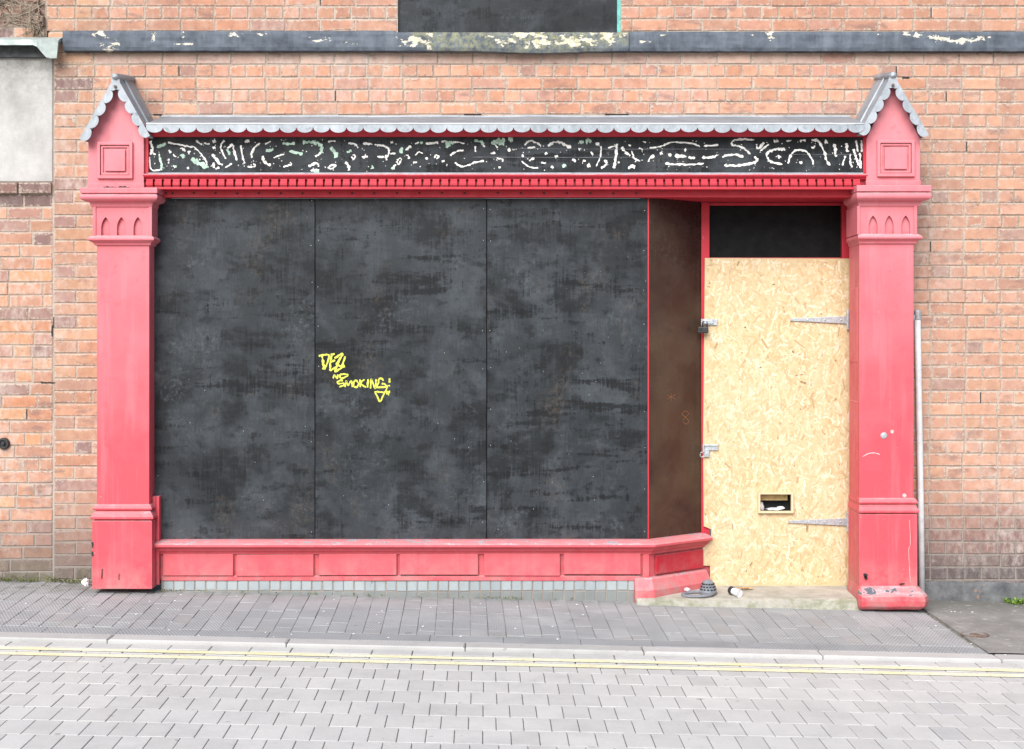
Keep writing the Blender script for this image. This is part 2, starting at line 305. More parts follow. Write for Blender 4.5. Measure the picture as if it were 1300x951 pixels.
# ------------------------------------------------------------------ mesh building
class Mesh:
    def __init__(s): s.v=[]; s.f=[]; s.mi=[]; s.c=[]; s.w=[]; s.ms=[]; s.cur=(1,1,1); s.cm=0
    def vert(s, p, c=None, w=0.0, ms=0.0):
        s.v.append(tuple(p)); s.c.append(c or s.cur); s.w.append(w); s.ms.append(ms); return len(s.v)-1
    def face(s, idx): s.f.append(tuple(idx)); s.mi.append(s.cm)
    def poly(s, pts): s.face([s.vert(p) for p in pts])
    def box(s, x0,x1,y0,y1,z0,z1):
        i=[s.vert((x,y,z)) for x in (x0,x1) for y in (y0,y1) for z in (z0,z1)]
        for q in ((0,1,3,2),(4,6,7,5),(0,4,5,1),(2,3,7,6),(0,2,6,4),(1,5,7,3)): s.face([i[k] for k in q])
    def hexa(s, b, t):
        """b, t: four bottom and four top points, same order"""
        i=[s.vert(p) for p in list(b)+list(t)]
        s.face(i[3::-1]); s.face(i[4:8])
        for k in range(4): s.face((i[k], i[(k+1)%4], i[4+(k+1)%4], i[4+k]))
    def loft(s, rings, closed=False, cap=True):
        R=[[s.vert(p) for p in r] for r in rings]; n=len(R[0])
        for a,b in zip(R, R[1:]):
            for k in range(n if closed else n-1): s.face((a[k], a[(k+1)%n], b[(k+1)%n], b[k]))
        if cap: s.face(R[0][::-1]); s.face(R[-1])
    def tube(s, pts, r, seg=8, cap=True):
        pts=[Vector(p) for p in pts]; rings=[]
        for k,p in enumerate(pts):
            d=(pts[min(k+1,len(pts)-1)]-pts[max(k-1,0)]).normalized()
            u=d.cross(Vector((0,0,1))) if abs(d.z)<.9 else d.cross(Vector((1,0,0))); u.normalize(); v=d.cross(u)
            rr=r[k] if isinstance(r,(list,tuple)) else r
            rings.append([p+(u*math.cos(a)+v*math.sin(a))*rr for a in [2*math.pi*j/seg for j in range(seg)]])
        s.loft(rings, True, cap)
    def lathe(s, prof, c, axis='Z', seg=24):
        rings=[]
        for r,h in prof:
            ring=[]
            for j in range(seg):
                a=2*math.pi*j/seg; p=(r*math.cos(a), r*math.sin(a))
                ring.append((c[0]+p[0],c[1]+p[1],c[2]+h) if axis=='Z' else (c[0]+p[0],c[1]+h,c[2]+p[1]))
            rings.append(ring)
        s.loft(rings, True)
    def plate(s, outer, holes, y0, y1):
        """board in the XZ plane, outline and holes as (x,z); front y0, back y1"""
        loops=[[Vector((x,0,z)) for x,z in outer]]+[[Vector((x,0,z)) for x,z in h] for h in holes]
        tris=tessellate_polygon([[Vector((p.x,p.z,0)) for p in l] for l in loops])
        flat=[p for l in loops for p in l]
        A=[s.vert((p.x,y0,p.z)) for p in flat]; B=[s.vert((p.x,y1,p.z)) for p in flat]
        for t in tris: s.face([A[k] for k in t]); s.face([B[k] for k in t[::-1]])
        o=0
        for l in loops:
            n=len(l)
            for k in range(n): s.face((A[o+k],A[o+(k+1)%n],B[o+(k+1)%n],B[o+k]))
            o+=n
    def wrap(s, x0,x1,yf,yb, prof, ls=1.0, rs=1.0):
        """moulding mitred round three sides of a post; prof = (projection, z) from bottom to top"""
        s.loft([[(x0-o*ls,yb,z),(x0-o*ls,yf-o,z),(x1+o*rs,yf-o,z),(x1+o*rs,yb,z)] for o,z in prof], True)
    def sweep(s, path, prof):
        """moulding along a plan path, projecting to the street side; prof = (projection, z)"""
        n=len(path); P=[Vector(p) for p in path]; nrm=[]
        for k in range(n):
            ds=[(P[i+1]-P[i]).normalized() for i in (k-1,k) if 0<=i<n-1]
            ns=[Vector((d.y,-d.x)) for d in ds]; m=sum(ns,Vector((0,0)))
            m=m.normalized(); m/=max(.3,m.dot(ns[0])); nrm.append(m)
        s.loft([[(P[k].x+nrm[k].x*o, P[k].y+nrm[k].y*o, z) for o,z in prof] for k in range(n)], True)
    def build(s, name, mats, parent=None, bevel=0, smooth=False, sub=0):
        if not isinstance(mats,(list,tuple)): mats=[mats]
        me=bpy.data.meshes.new(name)
        off=parent_loc(parent)
        me.from_pydata([(a-off[0],b-off[1],c-off[2]) for a,b,c in s.v],[],s.f); me.validate(clean_customdata=False)
        for m in mats: me.materials.append(MB_[m] if isinstance(m,str) else m)
        if len(mats)>1 and len(me.polygons)==len(s.mi): me.polygons.foreach_set('material_index', s.mi)
        a=me.attributes.new('Col','FLOAT_COLOR','POINT'); a.data.foreach_set('color',[q for c in s.c for q in (*c,1)])
        if any(s.w): a=me.attributes.new('wear','FLOAT','POINT'); a.data.foreach_set('value', s.w)
        if any(s.ms): a=me.attributes.new('moss','FLOAT','POINT'); a.data.foreach_set('value', s.ms)
        bm=bmesh.new(); bm.from_mesh(me); bmesh.ops.recalc_face_normals(bm, faces=bm.faces); bm.to_mesh(me); bm.free()
        if smooth: me.polygons.foreach_set('use_smooth',[True]*len(me.polygons))
        o=bpy.data.objects.new(name, me); COL.objects.link(o)
        if parent is not None: o.parent=parent
        if bevel:
            b=o.modifiers.new('edge','BEVEL'); b.width=bevel; b.segments=2; b.limit_method='ANGLE'; b.angle_limit=math.radians(35)
        return o
LOC={}
def parent_loc(p):
    t=[0,0,0]
    while p is not None:
        t=[t[i]+p.location[i] for i in range(3)]; p=p.parent
    return t
def thing(name, label, cat, loc, group=None):
    o=bpy.data.objects.new(name,None); COL.objects.link(o); o.location=loc; o.empty_display_size=.1
    return tag(o,label,cat,group)
def tag(o,label,cat,group=None,kind=None):
    o['label']=label; o['category']=cat
    if group: o['group']=group
    if kind: o['kind']=kind
    return o
def structure(o): o['kind']='structure'; return o
def shift_attr(o, v):
    a=o.data.attributes.new('shift','FLOAT_VECTOR','POINT'); a.data.foreach_set('vector', list(v)*len(o.data.vertices))
def arc(cx,cz,r,a0,a1,n): return [(cx+r*math.cos(math.radians(a0+(a1-a0)*k/n)), cz+r*math.sin(math.radians(a0+(a1-a0)*k/n))) for k in range(n+1)]

# ================================================================== brick building
building=thing('brick_building','weathered orange brick building front with a dark painted stone ledge','building',(0,WALL,gz(0,WALL)))
P0=15.95
wall=Mesh()
LEFT,RIGHT=-700,2000                      # how far the wall runs either side
def lerp3(a,b,t): return tuple(x+(y-x)*t for x,y in zip(a,b))
def sm(t,a,b): t=max(0,min(1,(t-a)/(b-a))); return t*t*(3-2*t)
def brick_colour(px,py):
    r=rnd.random
    if py<40 and px<60: c=lerp3((.28,.13,.075),(.17,.095,.07),r())
    elif px<125:
        c=rnd.choice([(.51,.22,.11),(.50,.235,.13),(.48,.245,.15),(.53,.26,.13),(.43,.22,.14),(.37,.205,.155),(.46,.25,.155),(.52,.28,.145)])
        t=sm(px,40,80); c=lerp3(c,(.37,.23,.155),.55*t)
        if r()<.14: c=lerp3((.2,.12,.11),(.33,.2,.16),r())
    elif px<1165:
        c=rnd.choice([(.52,.265,.165),(.53,.28,.18),(.515,.25,.15),(.50,.265,.175),(.54,.295,.19),(.49,.245,.16),(.51,.27,.195)])
        if py<82 and py>60: c=lerp3(c,(.47,.38,.33),.62)
        elif py<40: c=lerp3(c,(.39,.19,.12),.5)
        if r()<.025: c=(.38,.215,.165)
    else:
        c=rnd.choice([(.48,.265,.175),(.465,.25,.165),(.495,.27,.175),(.445,.245,.17),(.5,.28,.18),(.475,.27,.19)])
        if r()<.04: c=(.37,.23,.18)
        if py<82 and py>60: c=lerp3(c,(.47,.38,.33),.5)
        if py<40: c=lerp3(c,(.42,.2,.12),.4)
        # darker beside the capital, easing off to the right
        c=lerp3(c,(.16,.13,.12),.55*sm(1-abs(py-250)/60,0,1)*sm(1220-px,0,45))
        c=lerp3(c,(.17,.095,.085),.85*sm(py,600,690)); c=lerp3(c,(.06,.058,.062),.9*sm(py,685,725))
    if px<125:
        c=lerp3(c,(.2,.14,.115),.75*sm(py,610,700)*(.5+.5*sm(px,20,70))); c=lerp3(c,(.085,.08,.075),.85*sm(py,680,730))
        if py>712: c=lerp3(c,(.11,.13,.05),.45*r())
    j=(.88+.24*r())*1.1; return tuple(q*j for q in c)
def add_brick(x0,x1,z0,z1,yf=WALL,c=(.4,.2,.1),jit=.0022,ch=.0042):
    if x1-x0<.012: return
    dy=rnd.uniform(-jit,jit*.6); tz=rnd.uniform(-.0015,.0015)+.004*noise.noise((x0*.8,0,z0*.5)); x0+=rnd.uniform(-.001,.001); x1+=rnd.uniform(-.001,.001)
    z0+=tz; z1+=tz; y=yf+dy; b=ch
    q=[(x0,z0),(x1,z0),(x1,z1),(x0,z1)]; inn=[]
    for k,(a,d) in enumerate(q):
        k1=b*rnd.uniform(.6,1.5)
        if rnd.random()<.05: k1=b*rnd.uniform(2.2,4)
        inn.append((a+(k1 if a==x0 else -k1), d+(k1 if d==z0 else -k1)))
    mt=(.5,.45,.4) if z0>.5 else (.24,.22,.2)
    ce=[lerp3(c,mt,rnd.uniform(.0,.6)) for _ in q]
    ins=rnd.uniform(.010,.016)
    O=[wall.vert((a,yf+.03,d),c,1) for a,d in q]; E=[wall.vert((a,y+b*.9,d),ce[k],1) for k,(a,d) in enumerate(q)]
    I=[wall.vert((a,y+rnd.uniform(-.0008,.0008),d),lerp3(c,mt,rnd.uniform(0,.12)),.85) for a,d in inn]
    I2=[wall.vert((a+(ins if k in (0,3) else -ins),y,d+(ins if k<2 else -ins)),c,0) for k,(a,d) in enumerate(inn)]
    for k in range(4):
        n=(k+1)%4; wall.face((O[k],O[n],E[n],E[k])); wall.face((E[k],E[n],I[n],I[k])); wall.face((I[k],I[n],I2[n],I2[k]))
    wall.face(I2)
def cutspans(a,b,holes):
    sp=[(a,b)]
    for h0,h1 in holes:
        ns=[]
        for s0,s1 in sp:
            if h1<=s0 or h0>=s1: ns.append((s0,s1)); continue
            if h0>s0: ns.append((s0,h0))
            if h1<s1: ns.append((h1,s1))
        sp=ns
    return sp
J=.0070
GAPS=[]
def course(xa,xb,ya,yb,header,holes,phase=0,mixed=False):
    """one course between photo-survey heights ya (top) and yb"""
    z1,z0=Z(ya,WALL)-J*.5,Z(yb,WALL)+J*.5
    for s0,s1 in cutspans(xa,xb,holes):
        A,B=X(s0,WALL),X(s1,WALL)
        L=.2125 if not header else .1045
        t=math.floor((A-phase)/L)*L+phase; cuts=[A]
        while t<B:
            if t>cuts[0]+.055 and t<B-.055: cuts.append(t)
            l=L
            if mixed: l=rnd.choice([.2125,.2125,.1045])
            t+=l+rnd.uniform(-.005,.005)
        cuts.append(B)
        for p,q in zip(cuts,cuts[1:]):
            pxm=(p+q)/2/(CAMD+WALL)*F+CX
            add_brick(p+J*.5,q-J*.5,z0,z1,c=brick_colour(pxm,(ya+yb)/2))
            g=rnd.random()
            if g<.016: GAPS.append((p-J*.32,p+J*.32,z0+.006*rnd.random(),z1-.01*rnd.random()))
            elif g<.024: GAPS.append((p+.02*rnd.random(),p+(q-p)*rnd.uniform(.4,.9),z0-J*.62,z0-J*.25))
# main wall, below the ledge
for k in range(0,47):
    ya=66+P0*k; yb=ya+P0
    holes=[]
    if yb>170: holes.append((128,1152))
    course(68,RIGHT,ya,yb,k%2==1,holes,phase=(.053 if k%2 else 0)+rnd.uniform(-.008,.008))
# older wall on the left, its courses out of step
for k in range(0,36):
    ya=263+P0*k; yb=ya+P0
    course(LEFT,67,ya,yb,False,[],phase=rnd.uniform(0,.2),mixed=True)
# above the ledge
for k in range(0,22):
    yb=40-P0*k; ya=yb-P0
    course(59,RIGHT,ya,yb,k%2==1,[(505,788)] if k<18 else [],phase=(.05 if k%2 else .1)+rnd.uniform(-.008,.008))
for k in range(0,22):
    yb=49-14.6*k; ya=yb-14.6
    course(LEFT,58,ya,yb,False,[],phase=rnd.uniform(0,.2),mixed=True)
for ya,yb in ((40,53),(53,66)): course(68 if ya>50 else 60,83,ya,yb,True,[])
# brick beside the cement panel, and brick beyond it
for k in range(0,13):
    ya=49+P0*k; course(LEFT,-140,ya,min(ya+P0,247),False,[],mixed=True)
wall.cm=1
def backing(x0,x1,y0,y1,dy=.0045):
    wall.poly([(X(x0,WALL),WALL+dy,Z(y1,WALL)),(X(x1,WALL),WALL+dy,Z(y1,WALL)),(X(x1,WALL),WALL+dy,Z(y0,WALL)),(X(x0,WALL),WALL+dy,Z(y0,WALL))])
backing(LEFT,128,-320,830); backing(1152,RIGHT,-320,830); backing(128,505,-320,170); backing(788,1152,-320,170); backing(505,788,41,170); backing(505,788,-320,-246)
wall.cm=2
for a,b,c_,d_ in GAPS: wall.box(a,b,WALL+.0005,WALL+.006,c_,d_)
for x,y,w,h in [(66,420,1.6,14),(62,486,20,1.3),(200,145.6,11,1.4),(600,145.3,22,1.2),(783,145.3,30,1.2),(61,44,3,10),(1108,101,13,3),(1150,99,9,2)]:
    wall.box(X(x-w/2,WALL),X(x+w/2,WALL),WALL-.0012,WALL+.002,Z(y+h/2,WALL),Z(y-h/2,WALL))
wall.build('wall',['brick','mortar','gap'],building)

# thin open reveal round the boarded window, its board, turquoise frame
win=Mesh()
wx0,wx1,wz0,wz1=X(505,WALL),X(788,WALL),Z(41,WALL),Z(-245,WALL)
win.box(wx1-.022,wx1+.012,WALL+.012,WALL+.11,wz0,wz1); win.box(wx0+.012,wx1-.022,WALL+.04,WALL+.11,wz1-.05,wz1+.02)
wo=win.build('window_frame','teal',building,.002)
lf=Mesh(); lf.box(wx0-.012,wx0+.012,WALL+.014,WALL+.11,wz0,wz1); lf.build('stile_shadow','slot',wo)  # left strip coloured near-black as the shadow line of the reveal
bd=Mesh(); bd.box(wx0+.013,wx1-.0225,WALL+.008,WALL+.03,wz0-.02,wz1-.003)
o=bd.build('window_board','board',wo,.002); shift_attr(o,(3.3,0,1.7))
o['label']='dark board filling the upper window opening'

# stone ledge: lengths with flaked paint
def ledge_piece(name,x0,x1,y0,y1,proj,spots,moss=(),label=None,sag=0):
    m=Mesh(); A,B=X(x0,WALL),X(x1,WALL); nx=max(8,int((B-A)/.022)); zt,zb=Z(y0,WALL-proj),Z(y1,WALL-proj); nz=6; yf=WALL-proj
    def wt(px,py,L): return max([0]+[max(0,1-math.hypot((px-a)/(rx*1.35),(py-b)/(ry*1.6)))**.5 for a,b,rx,ry in L])
    grid=[]
    for i in range(nx+1):
        x=A+(B-A)*i/nx; row=[]; dip=sag*math.exp(-((i/nx-.62)/.22)**2)
        prof=[(WALL+.06,zt+.006)]+[(yf+(.006 if j in (0,nz) else 0)+.004*noise.noise((x*9,j*.8,y0)),zt+(zb-dip-zt)*j/nz+.003*noise.noise((x*14,j,3))) for j in range(nz+1)]+[(WALL+.06,zb-dip*.6)]
        for y,z in prof:
            px=x/(CAMD+y)*F+CX; py=HY-(z-CAMZ)/(CAMD+y)*F
            row.append(m.vert((x,y,z),w=wt(px,py,spots),ms=wt(px,py,moss)))
        grid.append(row)
    for a,b in zip(grid,grid[1:]):
        for k in range(len(a)-1): m.face((a[k],a[k+1],b[k+1],b[k]))
    m.face(grid[0]); m.face(grid[-1][::-1])
    o=m.build(name,'ledge',building); 
    if label: o['label']=label
    return o
ledge_piece('stone_ledge',83,503,39,64,.055,[(127,42,12,8),(140,58,16,8),(138,50,8,8),(196,47,6,12),(232,44,5,5),(297,43,16,5),(332,43,8,5),(410,50,30,4),(236,56,26,3),(447,57,20,3)])
ledge_piece('window_sill',503,797,41,64,.068,[(520,54,26,9),(545,57,22,7),(548,45,12,5),(640,52,26,9),(665,44,50,6),(690,56,36,7),(730,52,50,9),(775,52,24,9),(770,44,40,5)],
            [(585,50,45,14),(545,45,20,8),(700,50,75,14),(770,46,40,10)],'window sill stone with flaked cream and mossy paint',.014)
ledge_piece('stone_ledge',797.6,2000,40,64.5,.055,[(978,44,10,8),(955,43,5,4),(1115,43,5,3),(1150,43,10,4),(1190,48,24,7),(1222,52,26,6),(1250,48,18,4),(1165,44,12,5),(840,44,12,3),(815,53,18,3)])

# cement panel, brick-on-edge sill under it, and the lead flashing above
m=Mesh(); m.box(X(-140,WALL),X(67,WALL),WALL-.004,WALL+.02,Z(231,WALL),Z(66,WALL)); m.build('cement_panel','render',building,.006)
wall=Mesh()
for k in range(-4,2):
    add_brick(X(67-42.5*(1-k)+1,WALL),X(67-42.5*(-k)-1,WALL) if k<1 else X(67,WALL),Z(246,WALL),Z(232.5,WALL),WALL-.028,lerp3((.24,.12,.085),(.14,.085,.08),rnd.random()),ch=.006)
for k in range(-4,1):
    add_brick(X(67-37*(1-k)+1,WALL),X(67-37*(-k)-1,WALL),Z(262,WALL),Z(247.5,WALL),WALL,lerp3((.17,.1,.085),(.12,.085,.085),rnd.random()))
wall.build('brick_sill','brick',building)
m=Mesh()
n=40; rings=[]
for i in range(n+1):
    px=-140+(215)*i/n; yo=.004*noise.noise((px*.05,1,1)); ed=sm(px,44,62)
    drop=9+12*ed+(4.5 if px>62 else 4.5*ed)+2.0*noise.noise((px*.045,7,0))
    rings.append([(X(px,.08),WALL-.003,Z(48.3,WALL)+.004),(X(px,.08),WALL-.075+yo,Z(49,.09)),(X(px,.08),WALL-.1+yo-.01*ed,Z(50.5+2.5*sm(px,66,75),.075)),
                  (X(px,.08)-(.012 if i==n else 0),WALL-.112+yo+.012*ed,Z(48+drop,.06)),(X(px,.08)-(.012 if i==n else 0),WALL-.102+yo+.012*ed,Z(48.2+drop,.06)),
                  (X(px,.08),WALL-.08,Z(54,.1)),(X(px,.08),WALL-.003,Z(53,WALL))])
m.loft(rings,True); m.build('lead_flashing','flash',building,smooth=False)
m=Mesh(); m.box(X(-140,.15),X(57,.15),WALL-.03,WALL-.002,Z(73,.15),Z(56,.15)); m.build('slate_strip','slate',building,.002)

# painted footing of the wall to the right
m=Mesh(); nx,nz=120,7; A,B=X(1172,WALL),X(2000,WALL); grid=[]
for i in range(nx+1):
    x=A+(B-A)*i/nx; zt=Z(738,WALL)+GX*.4*(x-A)+.018*noise.noise((x*7,0,5)); zb=gz(x,WALL)-.05
    grid.append([m.vert((x,WALL+.02,zt+.003))]+[m.vert((x,WALL-.010-.012*j/nz+.012*noise.noise((x*8,j*.9,2))+(.008 if j==0 else 0),zt+(zb-zt)*j/nz)) for j in range(nz+1)])
for a,b in zip(grid,grid[1:]):
    for k in range(len(a)-1): m.face((a[k],a[k+1],b[k+1],b[k]))
m.build('footing','footing',building,smooth=True)

# doorstep
m=Mesh(); xs=[X(808,-.1)+ (X(1092,-.1)-X(808,-.1))*k/24 for k in range(25)]; rings=[]
for x in xs:
    e=.006*noise.noise((x*6,3,1)); rings.append([(x,.5,.079),(x,.2,.075),(x,-.10+e,.062+e*.5),(x,-.125+e,.052+e),(x,-.135+e,-.1),(x,.5,-.1)])
m.loft(rings,True); m.build('doorstep','step',building)

# ================================================================== shop front
shop=thing('shopfront','red timber shop front boarded up with black panels between two gabled pilasters','shop front',(0,0,gz(0,0)))
YP=-.12
def pilaster(px_shaft,px_block,apex,feet,px_ab,px_band,px_pl,arches,panel,ysh,plinth,bulb,yside,label,mir):
    x0,x1=X(px_shaft[0],YP),X(px_shaft[1],YP); ls,rs=(.42,1) if mir else (1,.85)
    z=lambda py: Z(py,YP)
    m=Mesh(); m.wrap(x0,x1,YP,yside,[(0,z(ysh[1])-.02),(0,z(px_ab['y'][3])+.01)])
    if mir: m.box(x1-.06,x1-.0015,yside-.01,WALL-.001,z(ysh[1])-.5,z(px_ab['y'][0]))
    if mir:   # sunk panels on the reveal side that faces the door
        for za,zb in ((z(640),z(510)),(z(460),z(365)),): m.box(x0-.004,x0+.01,-.075,.10,za,zb)
    sh=m.build('pilaster','red',shop,.003); sh['label']=label
    # capital
    ya,yb,yc,yd,ye,yf_,yg=px_ab['y']
    o1=(px_ab['x'][1]-px_ab['x'][0])/2/F*(CAMD-.15)-(x1-x0)/2
    m=Mesh()
    zf0,zf1=z(ye),z(yd)   # frieze bottom, top
    hh=z(yb)-z(yc)
    m.wrap(x0,x1,YP,yside,[(.012,zf1-.014),(.022,zf1-.004),(.028,zf1+.002),(.034,z(yc)-.003),(o1*.6,z(yc)),(o1*.84,z(yc)+.006),(o1*.97,z(yc)+.016),(o1,z(yc)+.026),(o1*.97,z(yb)-.008),(o1*.88,z(yb)-.003),(o1*.84,z(yb)),(o1*.84,z(yb)+.003),(o1*.98,z(yb)+.004),(o1*.98,z(ya)-.003),(o1*.95,z(ya)),(.0,z(ya)+.008)],ls,rs)
    cap=m.build('capital','red',sh,.0015)
    m=Mesh()
    fx0,fx1=X(px_band[0]+4,YP-.02),X(px_band[1]-4,YP-.02)
    H=[]
    for c in arches:
        cx=X(c,YP-.02); w=5.6/F*8.48; zb_,zt_=z(px_band[2]-.5),z(px_band[2]-25); sp=zb_+(zt_-zb_)*.42
        L=[(cx-w,zb_)]+[(cx+w-2*w*math.cos(t), sp+(zt_-sp)*math.sin(t)/math.sin(math.pi/3)) for t in [math.pi/3*q/5 for q in range(5)]]+[(cx,zt_)]
        Rr=[(2*cx-a,b) for a,b in L[:-1]][::-1]; H.append((L+Rr)[::-1])
    m.plate([(fx0,zf0),(fx1,zf0),(fx1,zf1),(fx0,zf1)],H,YP-.019,YP-.0005)
    m.box(fx0,fx0+.018,YP-.026,YP-.0195,zf0,zf1); m.box(fx1-.018,fx1,YP-.026,YP-.0195,zf0,zf1)
    m.box(fx0+.001,x0-.0005,YP-.0004,yside,zf0,zf1)
    m.box(x1+.0005,fx1-.001,YP-.0005,yside,zf0,zf1)
    fr=m.build('frieze','red',sh,.001)
    ob=(px_band[1]-px_band[0])/2/F*8.46-(x1-x0)/2+.006
    m=Mesh(); zz=z(px_band[2]); m.wrap(x0,x1,YP,yside,[(.0,zz-.052),(.012,zz-.048),(.016,zz-.036),(ob*.62,zz-.03),(ob,zz-.02),(ob*1.02,zz-.012),(ob*.9,zz-.004),(.02,zz+.008)],ls,rs)
    m.build('band_moulding','red',sh,.001)
    # plinth
    m=Mesh(); pa,pb,pc=plinth['m']; op=(px_pl[1]-px_pl[0])/2/F*8.44-(x1-x0)/2
    m.wrap(x0,x1,YP,yside,[(op,z(plinth['bot'])),(op,z(pc)-.006),(op-.003,z(pc)-.002),(op-.011,z(pc)),(op-.011,z(pc)+.004),(op+.006,z(pc)+.005),(op+.010,z(pc)+.010),(op+.009,z(pc)+.020),(op-.002,z(pb)-.014),(.010,z(pb)-.004),(.006,z(pb)),(.006,z(pb)+.004),(.017,z(pb)+.006),(.020,z(pb)+.011),(.019,z(pb)+.017),(.011,z(pa)-.008),(0,z(pa))],.3 if mir else 1,1)
    if not mir: m.box(x1+op+.0012,x1+op+.02,-.05,0.004,z(745),z(632)); m.box(x1+.002,x1+op+.0008,-.06,.004,z(656),z(632))
    pl=m.build('plinth','red',sh,.0025)
    if bulb:
        m=Mesh(); zt=z(743); zb=Z(774.5,-.2); ho=op
        prof=[(ho+.038,zb),(ho+.056,zb+.018),(ho+.06,zb+.05),(ho+.056,zb+.075),(ho+.05,zb+.085),(ho+.03,zt-.025),(ho+.014,zt-.008),(ho+.004,zt-.001)]
        prof=[(ho+.01,zb-.01)]+prof
        rr=[]
        N=26
        for o_,zz_ in prof:
            ring=[]
            xa,xb=x0-o_*.2,x1+o_; yf=YP-o_
            ring.append((xa,yside,zz_))
            ring.append((xa,yf+.03,zz_))
            for k in range(N+1):
                t=k/N; x=xa+.012+(xb-xa-.04)*t; e=.006*noise.noise((x*9,zz_*12,2))
                ring.append((x,yf+e,zz_+e*.6))
            ring.append((xb,yf+.04,zz_)); ring.append((xb,yside,zz_)); rr.append(ring)
        m.loft(rr,True)
        for k,v in enumerate(m.v):
            px=v[0]/(CAMD+v[1])*F+CX; py=HY-(v[2]-CAMZ)/(CAMD+v[1])*F
            if v[1]<-.1: m.w[k]=max([0]+[max(0,1-math.hypot((px-a)/rx,(py-b)/ry))**.4 for a,b,rx,ry in [(1103,754,26,12),(1133,751,16,10),(1158,753,12,8),(1085,750,10,12)]])*.98
        b=m.build('base_moulding','red_riser',sh,.006); b['label']='bulging pilaster base with chipped paint'
    # gabled block over the capital
    bx0,bx1=X(px_block[0],YP-.01),X(px_block[1],YP-.01); yb_=YP-.01
    ax,az=X(apex[0],yb_),Z(apex[1]+9,yb_); zt=Z(176,yb_)
    m=Mesh()
    prof=[(bx0,z(ya)+.004),(bx1,z(ya)+.004),(bx1,zt),(ax,az),(bx0,zt)]
    m.plate(prof,[],yb_,WALL-.001)
    m.box(bx0-.003,bx1+.003,yb_-.006,yb_+.05,z(ya)+.006,z(ya)+.035)
    gb=m.build('gable_block','red',sh,.002)
    m=Mesh(); qx0,qx1,qy0,qy1=panel
    X_,Z_=(lambda a: X(a,yb_)),(lambda a: Z(a,yb_))
    def frame(a0,a1,b0,b1,w,yf):
        m.plate([(X_(a0),Z_(b1)),(X_(a1),Z_(b1)),(X_(a1),Z_(b0)),(X_(a0),Z_(b0))],[[(X_(a0+w),Z_(b1-w)),(X_(a0+w),Z_(b0+w)),(X_(a1-w),Z_(b0+w)),(X_(a1-w),Z_(b1-w))]],yf,yb_-.0005)
    frame(qx0,qx1,qy0,qy1,4,yb_-.018); frame(qx0+4.6,qx1-4.6,qy0+4.6,qy1-4.6,2.6,yb_-.009)
    i=9.5; m.box(X_(qx0+i),X_(qx1-i),yb_-.012,yb_-.0005,Z_(qy1-i),Z_(qy0+i))
    m.build('square_panel','red',sh,.0025)
    # lead hood
    YH=-.2; m=Mesh()
    A=Vector((X(apex[0],YH),0,Z(apex[1],YH))); rise=.052
    for fx,fy in feet:
        Ft=Vector((X(fx,YH),0,Z(fy,YH))); d=(Ft-A); L=d.length; d.normalize(); sgn=1 if d.x>0 else -1
        inn=Vector((-d.z,0,d.x))*(-sgn); 
        if inn.z>0: inn=-inn
        th=.014
        def q(t,w,y,up): p=A+d*t+inn*w; return (p.x,y,p.z+up)
        m.hexa([q(0,th,YH,0),q(L,th,YH,0),q(L,th,WALL-.002,rise*.3),q(0,th,WALL-.002,rise)],[q(0,0,YH,0),q(L,0,YH,0),q(L,0,WALL-.002,rise*.3),q(0,0,WALL-.002,rise)])
        # dressed seam running down the slope
        m.tube([q(0.0,-.002,-.06,rise*.4),q(L,-.002,-.06,rise*.12)],.008,6)
        n=5; sc=L/n; edge=[]
        for k in range(n):
            c=sc*(k+.5); 
            for j in range(9):
                a=math.pi*j/8; edge.append((c-math.cos(a)*sc*.5, .015+math.sin(a)*sc*.36))
        out=[(0,-.004)]+edge+[(L,-.004)]
        poly=[]
        for t,w in out: p=A+d*t+inn*w; poly.append((p.x,p.z))
        m.plate(poly,[],YH-.006-(.0015 if sgn>0 else 0),YH-.0005-(.0012 if sgn>0 else 0))
    m.tube([(A.x,YH-.022,A.z-.014),(A.x,YH-.016,A.z-.006),(A.x,YH,A.z-.002),(A.x,WALL-.002,A.z+rise)],[.008,.02,.02,.018],12)
    m.build('lead_hood','lead',sh,.0015)
    m=Mesh(); m.lathe([(.0,-.012),(.008,-.01),(.009,0),(.0,.001)],(A.x,YH-.012,A.z-.062),'Y',10); m.build('hood_nail','rust',sh)
    return sh
lp=pilaster((123,189.5),(112,182.5),(147,97),((102,177),(190,173)),dict(x=(101,202),y=(240,247.5,257,263,300,304,309)),(114,197,301),(116,192),(134,154,175),(124,169,180.5,227),
         (308,640),dict(m=(640,648.5,660),bot=747),False,WALL,'left pilaster with plain square plinth',False)
rp=pilaster((1091,1160),(1100,1168),(1133,95),((1091,170),(1178,172)),dict(x=(1076,1181),y=(237,245.5,256,262,298,303,308)),(1084,1168,299),(1088,1164.5),(1108.5,1129,1150),(1113,1160.5,178,224.5),
         (306,633),dict(m=(632,640.5,652),bot=760),True,.137,'right pilaster with bulging chipped base',True)
